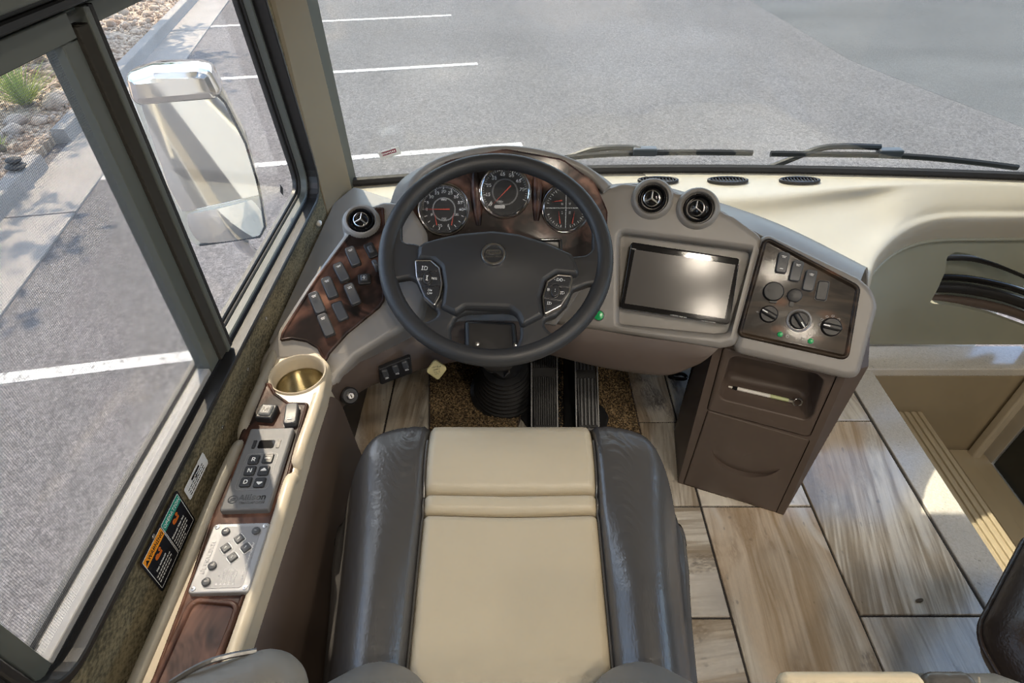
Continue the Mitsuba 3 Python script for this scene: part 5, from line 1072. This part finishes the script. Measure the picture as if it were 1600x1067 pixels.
# decals on the wall
def decal_frame(pts):
    a = np.array(pts); o = a.mean(0); ux = (a[1] - a[0]) + (a[2] - a[3]); return o, np.linalg.norm(ux) / 2, np.linalg.norm((a[0] - a[3]) + (a[1] - a[2])) / 2
WL = FR['wall']
q = np.array([(0.5288,0.6637),(0.5065,0.578),(0.4022,0.6027),(0.4047,0.6712)]); 
(yc, zc_) = q.mean(0); dw_, dh_ = .117, .080
yc, zc_ = .4625, .6315
DF = WL @ at(yc, zc_, .0005)
dd = thing('warning_decal', 'black warning decal with orange and green headings on the carpeted wall', 'decal')
add('backing', put(slab(rrect(dw_, dh_, .004), .0008), DF), 'decal_black', parent=dd, smooth=False)
fr_ = [rrect(dw_ * .47, dh_ * .88, .002, cx=s * dw_ * .24) for s in (-1, 1)]
add('white_outline', put(cat_([plate(Polygon(f.exterior.coords, [f.buffer(-.0009).exterior.coords]), [(0, .0008), (0, .0011)]) for f in fr_]), DF), 'decal_white', parent=dd, smooth=False)
for s, m, w in ((-1, 'orange_ink', 'WARNING'), (1, 'teal_ink', 'OPERATION')):
    add('heading_band', put(slab(sbox(s * dw_ * .24 - dw_ * .228, dh_ * .235, s * dw_ * .24 + dw_ * .228, dh_ * .43), .0004).apply_translation((0, 0, .0008)), DF), m, parent=dd, smooth=False)
    t = [words(w, .0062, s * dw_ * .24 + (.004 if s < 0 else 0), dh_ * .332, z=.0012)]
    if s < 0: t.append(put(slab(P2([(-.004, -.003), (.004, -.003), (0, .0038)]), .0004), at(-dw_ * .42, dh_ * .33, .0012)))
    add('heading', put(cat_(t), DF), 'decal_black' if s < 0 else 'decal_white', parent=dd, smooth=False)
    add('pictogram', put(cat_([slab(disc(.0045, s * dw_ * .24 - .004, dh_ * .12, 14), .0004), slab(sbox(s * dw_ * .24 - .003, dh_ * .06, s * dw_ * .24 + .008, dh_ * .12), .0004), slab(disc(.003, s * dw_ * .24 + .006, dh_ * .17, 12), .0004)]).apply_translation((0, 0, .0008)), DF), 'orange_dark', parent=dd, smooth=False)
    t = [words('Hot exhaust' if s < 0 else 'Exhaust filter hot', .0036, s * dw_ * .24 - .004, -dh_ * .06, z=.0008, bold=True)]
    for i in range(4 if s > 0 else 3):
        L = dw_ * (.20, .19, .17, .12)[i]; t += [bar((s * dw_ * .24 - dw_ * .2 + j, -dh_ * .16 - i * .0058), (s * dw_ * .24 - dw_ * .2 + j + .0038, -dh_ * .16 - i * .0058), .0019, z=.0008) for j in np.arange(0, 2 * L - .006, .0052)]
    add('decal_text', put(cat_(t), DF), 'decal_white', parent=dd, smooth=False)
q = np.array([(0.6008,0.6596),(0.609,0.6293),(0.5349,0.6246),(0.5305,0.6497)])
dd = thing('notice_decal', 'small white notice decal on the carpeted wall above the keypad', 'decal')
DF = WL @ at(.569, .640, .0005)
add('backing', put(slab(rrect(.073, .027, .003), .0008), DF), 'decal_white', parent=dd, smooth=False)
t = [bar((-.014, .008), (.014, .008), .004, z=.0008)] + [bar((x, y), (x + .006, y), .0013, z=.0008) for y in (.002, -.003, -.008) for x in np.arange(-.030, .024, .0078)]
add('decal_text', put(cat_(t), DF), 'decal_black', parent=dd, smooth=False)

# ------------------------------------------------------------------ driver's seat
ST_ = thing('driver_seat', 'two tone leather driver seat, cream centre and dark grey bolsters', 'seat')
YF, YR = .752, .13
def half_w(y): return np.interp(y, [.0, .13, .30, .45, .60, .70], [.255, .258, .268, .282, .298, .303])
def half_c(y): return np.interp(y, [.0, .13, .305, .45, .56, .63, .75], [.138, .138, .1435, .146, .1475, .1505, .1525])
XC0 = -.003
def seat_z(x, y):
    hw = half_w(y); a = np.abs(x) / hw
    z = .520 + .045 * np.clip((y - .13) / .6, 0, 1)
    z = z + .014 * np.exp(-((y - .668) / .06) ** 2) - .010 * np.exp(-((y - .50) / .12) ** 2) * np.exp(-(x / .12) ** 2)
    hc = half_c(y) / hw; b = np.clip((a - hc) / (1 - hc), 0, 1)
    z = z + .030 * np.sin(math.pi * np.clip(b * 1.25, 0, 1)) ** 1.0 * np.clip((YF - .03 - y) / .30, 0, 1)
    z = z - .085 * np.clip((b - .55) / .45, 0, 1) ** 2.6
    z = z - .012 * np.exp(-((np.abs(x) - half_c(y)) / .0055) ** 2)
    inc = np.abs(x) < half_c(y) + .002
    for ys in (.5985, .5625): z = z - np.where(inc, .011 * np.exp(-((y - ys) / .0055) ** 2), 0)
    return z
def front_y(x):                                                # plan outline of the front edge, rounded corners
    a = np.clip((np.abs(x) - .165) / .138, 0, 1); return YF - .135 * (1 - np.sqrt(np.clip(1 - a ** 2.1, 0, 1)))
def seat_patch(x_of, v0, v1, nu, nv, wrap_front=False):
    """x_of(u, y) gives x for u in 0..1; rows run from y0 to y1; the front rows roll over the edge"""
    rows = []
    for v in np.linspace(v0, v1, nv):
        u = np.linspace(0, 1, nu); y = np.full(nu, v); x = x_of(u, y); rows.append(np.column_stack([x + XC0, y, seat_z(x, y)]))
    return np.array(rows)
def roll_front(G, n=9, r=.045, drop=.14):
    last = G[-1]; x = last[:, 0] - XC0; out = []
    for i in range(1, n + 1):
        t = i / n * math.pi / 2; out.append(np.column_stack([last[:, 0], last[:, 1] + r * math.sin(t), last[:, 2] - r * (1 - math.cos(t))]))
    for i in range(1, 4): out.append(np.column_stack([last[:, 0], last[:, 1] + r - .004 * i, last[:, 2] - r - drop * i / 3]))
    return np.vstack([G, np.array(out)])
cen = lambda u, y: (u * 2 - 1) * (half_c(y) - .0012)
def closed(G, zb=.36):
    B = G.copy(); B[..., 2] = np.minimum(zb, G[..., 2] - .02); return shell(G[:, ::-1], B[:, ::-1])
G = roll_front(seat_patch(cen, .600, YF - .045, 40, 18)); add('front_roll', closed(G, .34), 'leather_cream', parent=ST_, smooth=60, label='cream leather front roll')
add('cross_strip', closed(seat_patch(cen, .564, .597, 40, 10)), 'leather_cream', parent=ST_, smooth=60, label='narrow cream cross strip')
add('centre_panel', closed(seat_patch(cen, YR, .561, 40, 60)), 'leather_cream', parent=ST_, smooth=60, label='cream leather centre panel')
for s in (-1, 1):
    xs_ = lambda u, y: s * (half_c(y) + .0012 + u * (half_w(y) - half_c(y) - .0012))
    rows = []
    nu, nv = 34, 90
    for v in np.linspace(0, 1, nv):
        u = np.linspace(0, 1, nu); yb = YR + (YF - .045 - YR) * v
        x = xs_(u, np.full(nu, yb)); y = YR + (front_y(x) - .045 - YR) * v
        z = seat_z(x, y); cr_ = .0016 * np.sin(y * 300 + 9 * np.sin(x * 60)) * np.exp(-((u - .15) / .22) ** 2) * np.clip((v - .5) * 3, 0, 1)
        rows.append(np.column_stack([x + XC0, y, z + cr_]))
    G = np.array(rows); side_ = []
    G = roll_front(G, r=.045)
    ed = G[:, -1]; out = []
    for i, (dx, dz) in enumerate(((.010, -.012), (.016, -.035), (.016, -.075), (.006, -.13), (-.02, -.17))):
        out.append(ed + np.array([s * dx, 0, dz]))
    G = np.concatenate([G, np.stack(out, 1)], 1)
    B = G.copy(); B[..., 2] = np.minimum(G[..., 2] - .015, .33); B[:, -5:, 0] -= s * .03
    Gm = shell(G[:, ::-1], B[:, ::-1]) if s > 0 else shell(G, B)
    add('side_bolster', Gm, 'leather_dark', parent=ST_, smooth=70, label='dark grey leather bolster, %s side' % ('right' if s > 0 else 'left'))
    yy = np.linspace(YR, YF - .05, 60)
    add('seam_piping', tube(np.column_stack([s * half_c(yy) + XC0, yy, seat_z(s * half_c(yy), yy) + .0035]), .0022, 6), 'leather_dark', parent=ST_, smooth=60)
add('seat_base', bx(.42, .50, .34, .02, (0, .40, .20)), 'black_plastic', parent=ST_, smooth=40)
add('floor_plinth', bx(.50, .56, .06, .01, (0, .38, .032)), 'taupe_brown', parent=ST_, smooth=40)
# backrest below the picture edge, its side wings just peep in
def soft(pts, r, sub=.02):
    s = [manifold3d.Manifold.sphere(rr, 32).translate(tuple(p)) for p, rr in zip(pts, r)]
    return to_tm(manifold3d.Manifold.batch_hull(s))
add('backrest', soft([(-.14, .12, .56), (.14, .12, .56), (-.13, -.10, 1.12), (.13, -.10, 1.12)], [.07, .07, .06, .06]), 'leather_cream', parent=ST_, smooth=60)
for s in (-1, 1):
    add('back_wing', soft([(s * .165 + XC0, .232, .58), (s * .19 + XC0, .17, .64), (s * .22, .10, .80), (s * .20, -.08, 1.06)], [.078, .076, .07, .05]), 'leather_grey', parent=ST_, smooth=60, label='grey leather wing of the backrest')
k = add('armrest', soft([(-.258, .222, .735), (-.318, .205, .735), (-.29, -.10, .74)], [.045, .043, .05]), 'leather_grey', parent=ST_, smooth=60, label='grey leather armrest on the window side')
add('armrest_piping', tube(spline([(-.345, .225, .765), (-.31, .243, .772), (-.27, .258, .760)], 16), .003, 6), 'leather_dark', parent=k)
k = add('armrest', bx(.215, .20, .09, .03, (.317, .092, .865)), 'leather_grey', parent=ST_, smooth=60, label='raised armrest with cream top and dark stitched end')
add('cream_top', bx(.115, .17, .02, .008, (.268, .100, .9035)), 'leather_cream', parent=k, smooth=50)
add('dark_top', bx(.04, .17, .02, .008, (.346, .100, .9035)), 'leather_dark', parent=k, smooth=50)
add('stitching', cat_([tube([(.364, y, .9145), (.366, y + .004, .9145)], .0008, 5) for y in np.arange(.02, .18, .007)]), 'thread', parent=k, kind='stuff')

# ------------------------------------------------------------------ passenger seat corner at the right
PS = thing('passenger_seat', 'dark brown leather seat whose corner shows at the right edge', 'seat')
add('cushion', soft([(.745, .345, .53), (.885, .47, .53), (1.25, .40, .53), (1.25, -.1, .53), (.755, -.12, .53)], [.065, .065, .07, .07, .07]), 'leather_brown', parent=PS, smooth=60, label='dark brown leather cushion')
rim_ = Polygon([(.745, .345), (.885, .47), (1.25, .40), (1.25, -.1), (.755, -.12)]).convex_hull.buffer(.0655, quad_segs=10)
add('piping', tube(np.array([(*p, .522) for p in ring_pts(rim_.exterior)]), .0045, 8, closed=True), 'leather_brown', parent=PS, smooth=60)
add('stitching', cat_([tube([p, p + (.002, .003, 0)], .0011, 5) for p in spline([(.706, .372, .566), (.850, .502, .566)], 26)]), 'thread', parent=PS, kind='stuff')
add('seat_base', bx(.40, .40, .45, .02, (1.03, .18, .23)), 'black_plastic', parent=PS, smooth=40)
# pen in the tray, leaf on the floor
PN = thing('pen', 'white pen with a green tinted end and chrome ring lying in the tower tray', 'pen')
p0, p1 = np.array((0.5354,1.0353,0.3661)), np.array((0.6861,0.9757,0.3723))
dv = p1 - p0
def seg(a, b, r0, r1): return tube([p0 + dv * a, p0 + dv * b], [r0, r1], 14)
add('barrel', seg(.13, .60, .0046, .0048), 'pen_white', parent=PN); add('green_end', seg(.60, .86, .0048, .0046), 'pen_green', parent=PN)
add('black_grip', seg(.06, .13, .004, .0048), 'black_gloss', parent=PN); add('tip', seg(.0, .06, .0022, .003), 'pen_white', parent=PN)
add('chrome_cap', seg(.86, .92, .0052, .0052), 'chrome', parent=PN)
add('ring', tube(p0 + dv * .985 + np.array([(.0105 * math.cos(a), .004 * math.sin(a), .0085 * math.sin(a)) for a in np.linspace(0, 6.283, 24, endpoint=False)]), .0022, 8, closed=True), 'chrome', parent=PN)
lf = np.array((0.9846,0.6703,0.003))
add('dry_leaf', put(lump(.011, 3, 2, .2, (1, .45, .12)), at(*lf, rz=.3)), 'bark', label='small dark dry leaf lying on the tiles', cat='leaf')
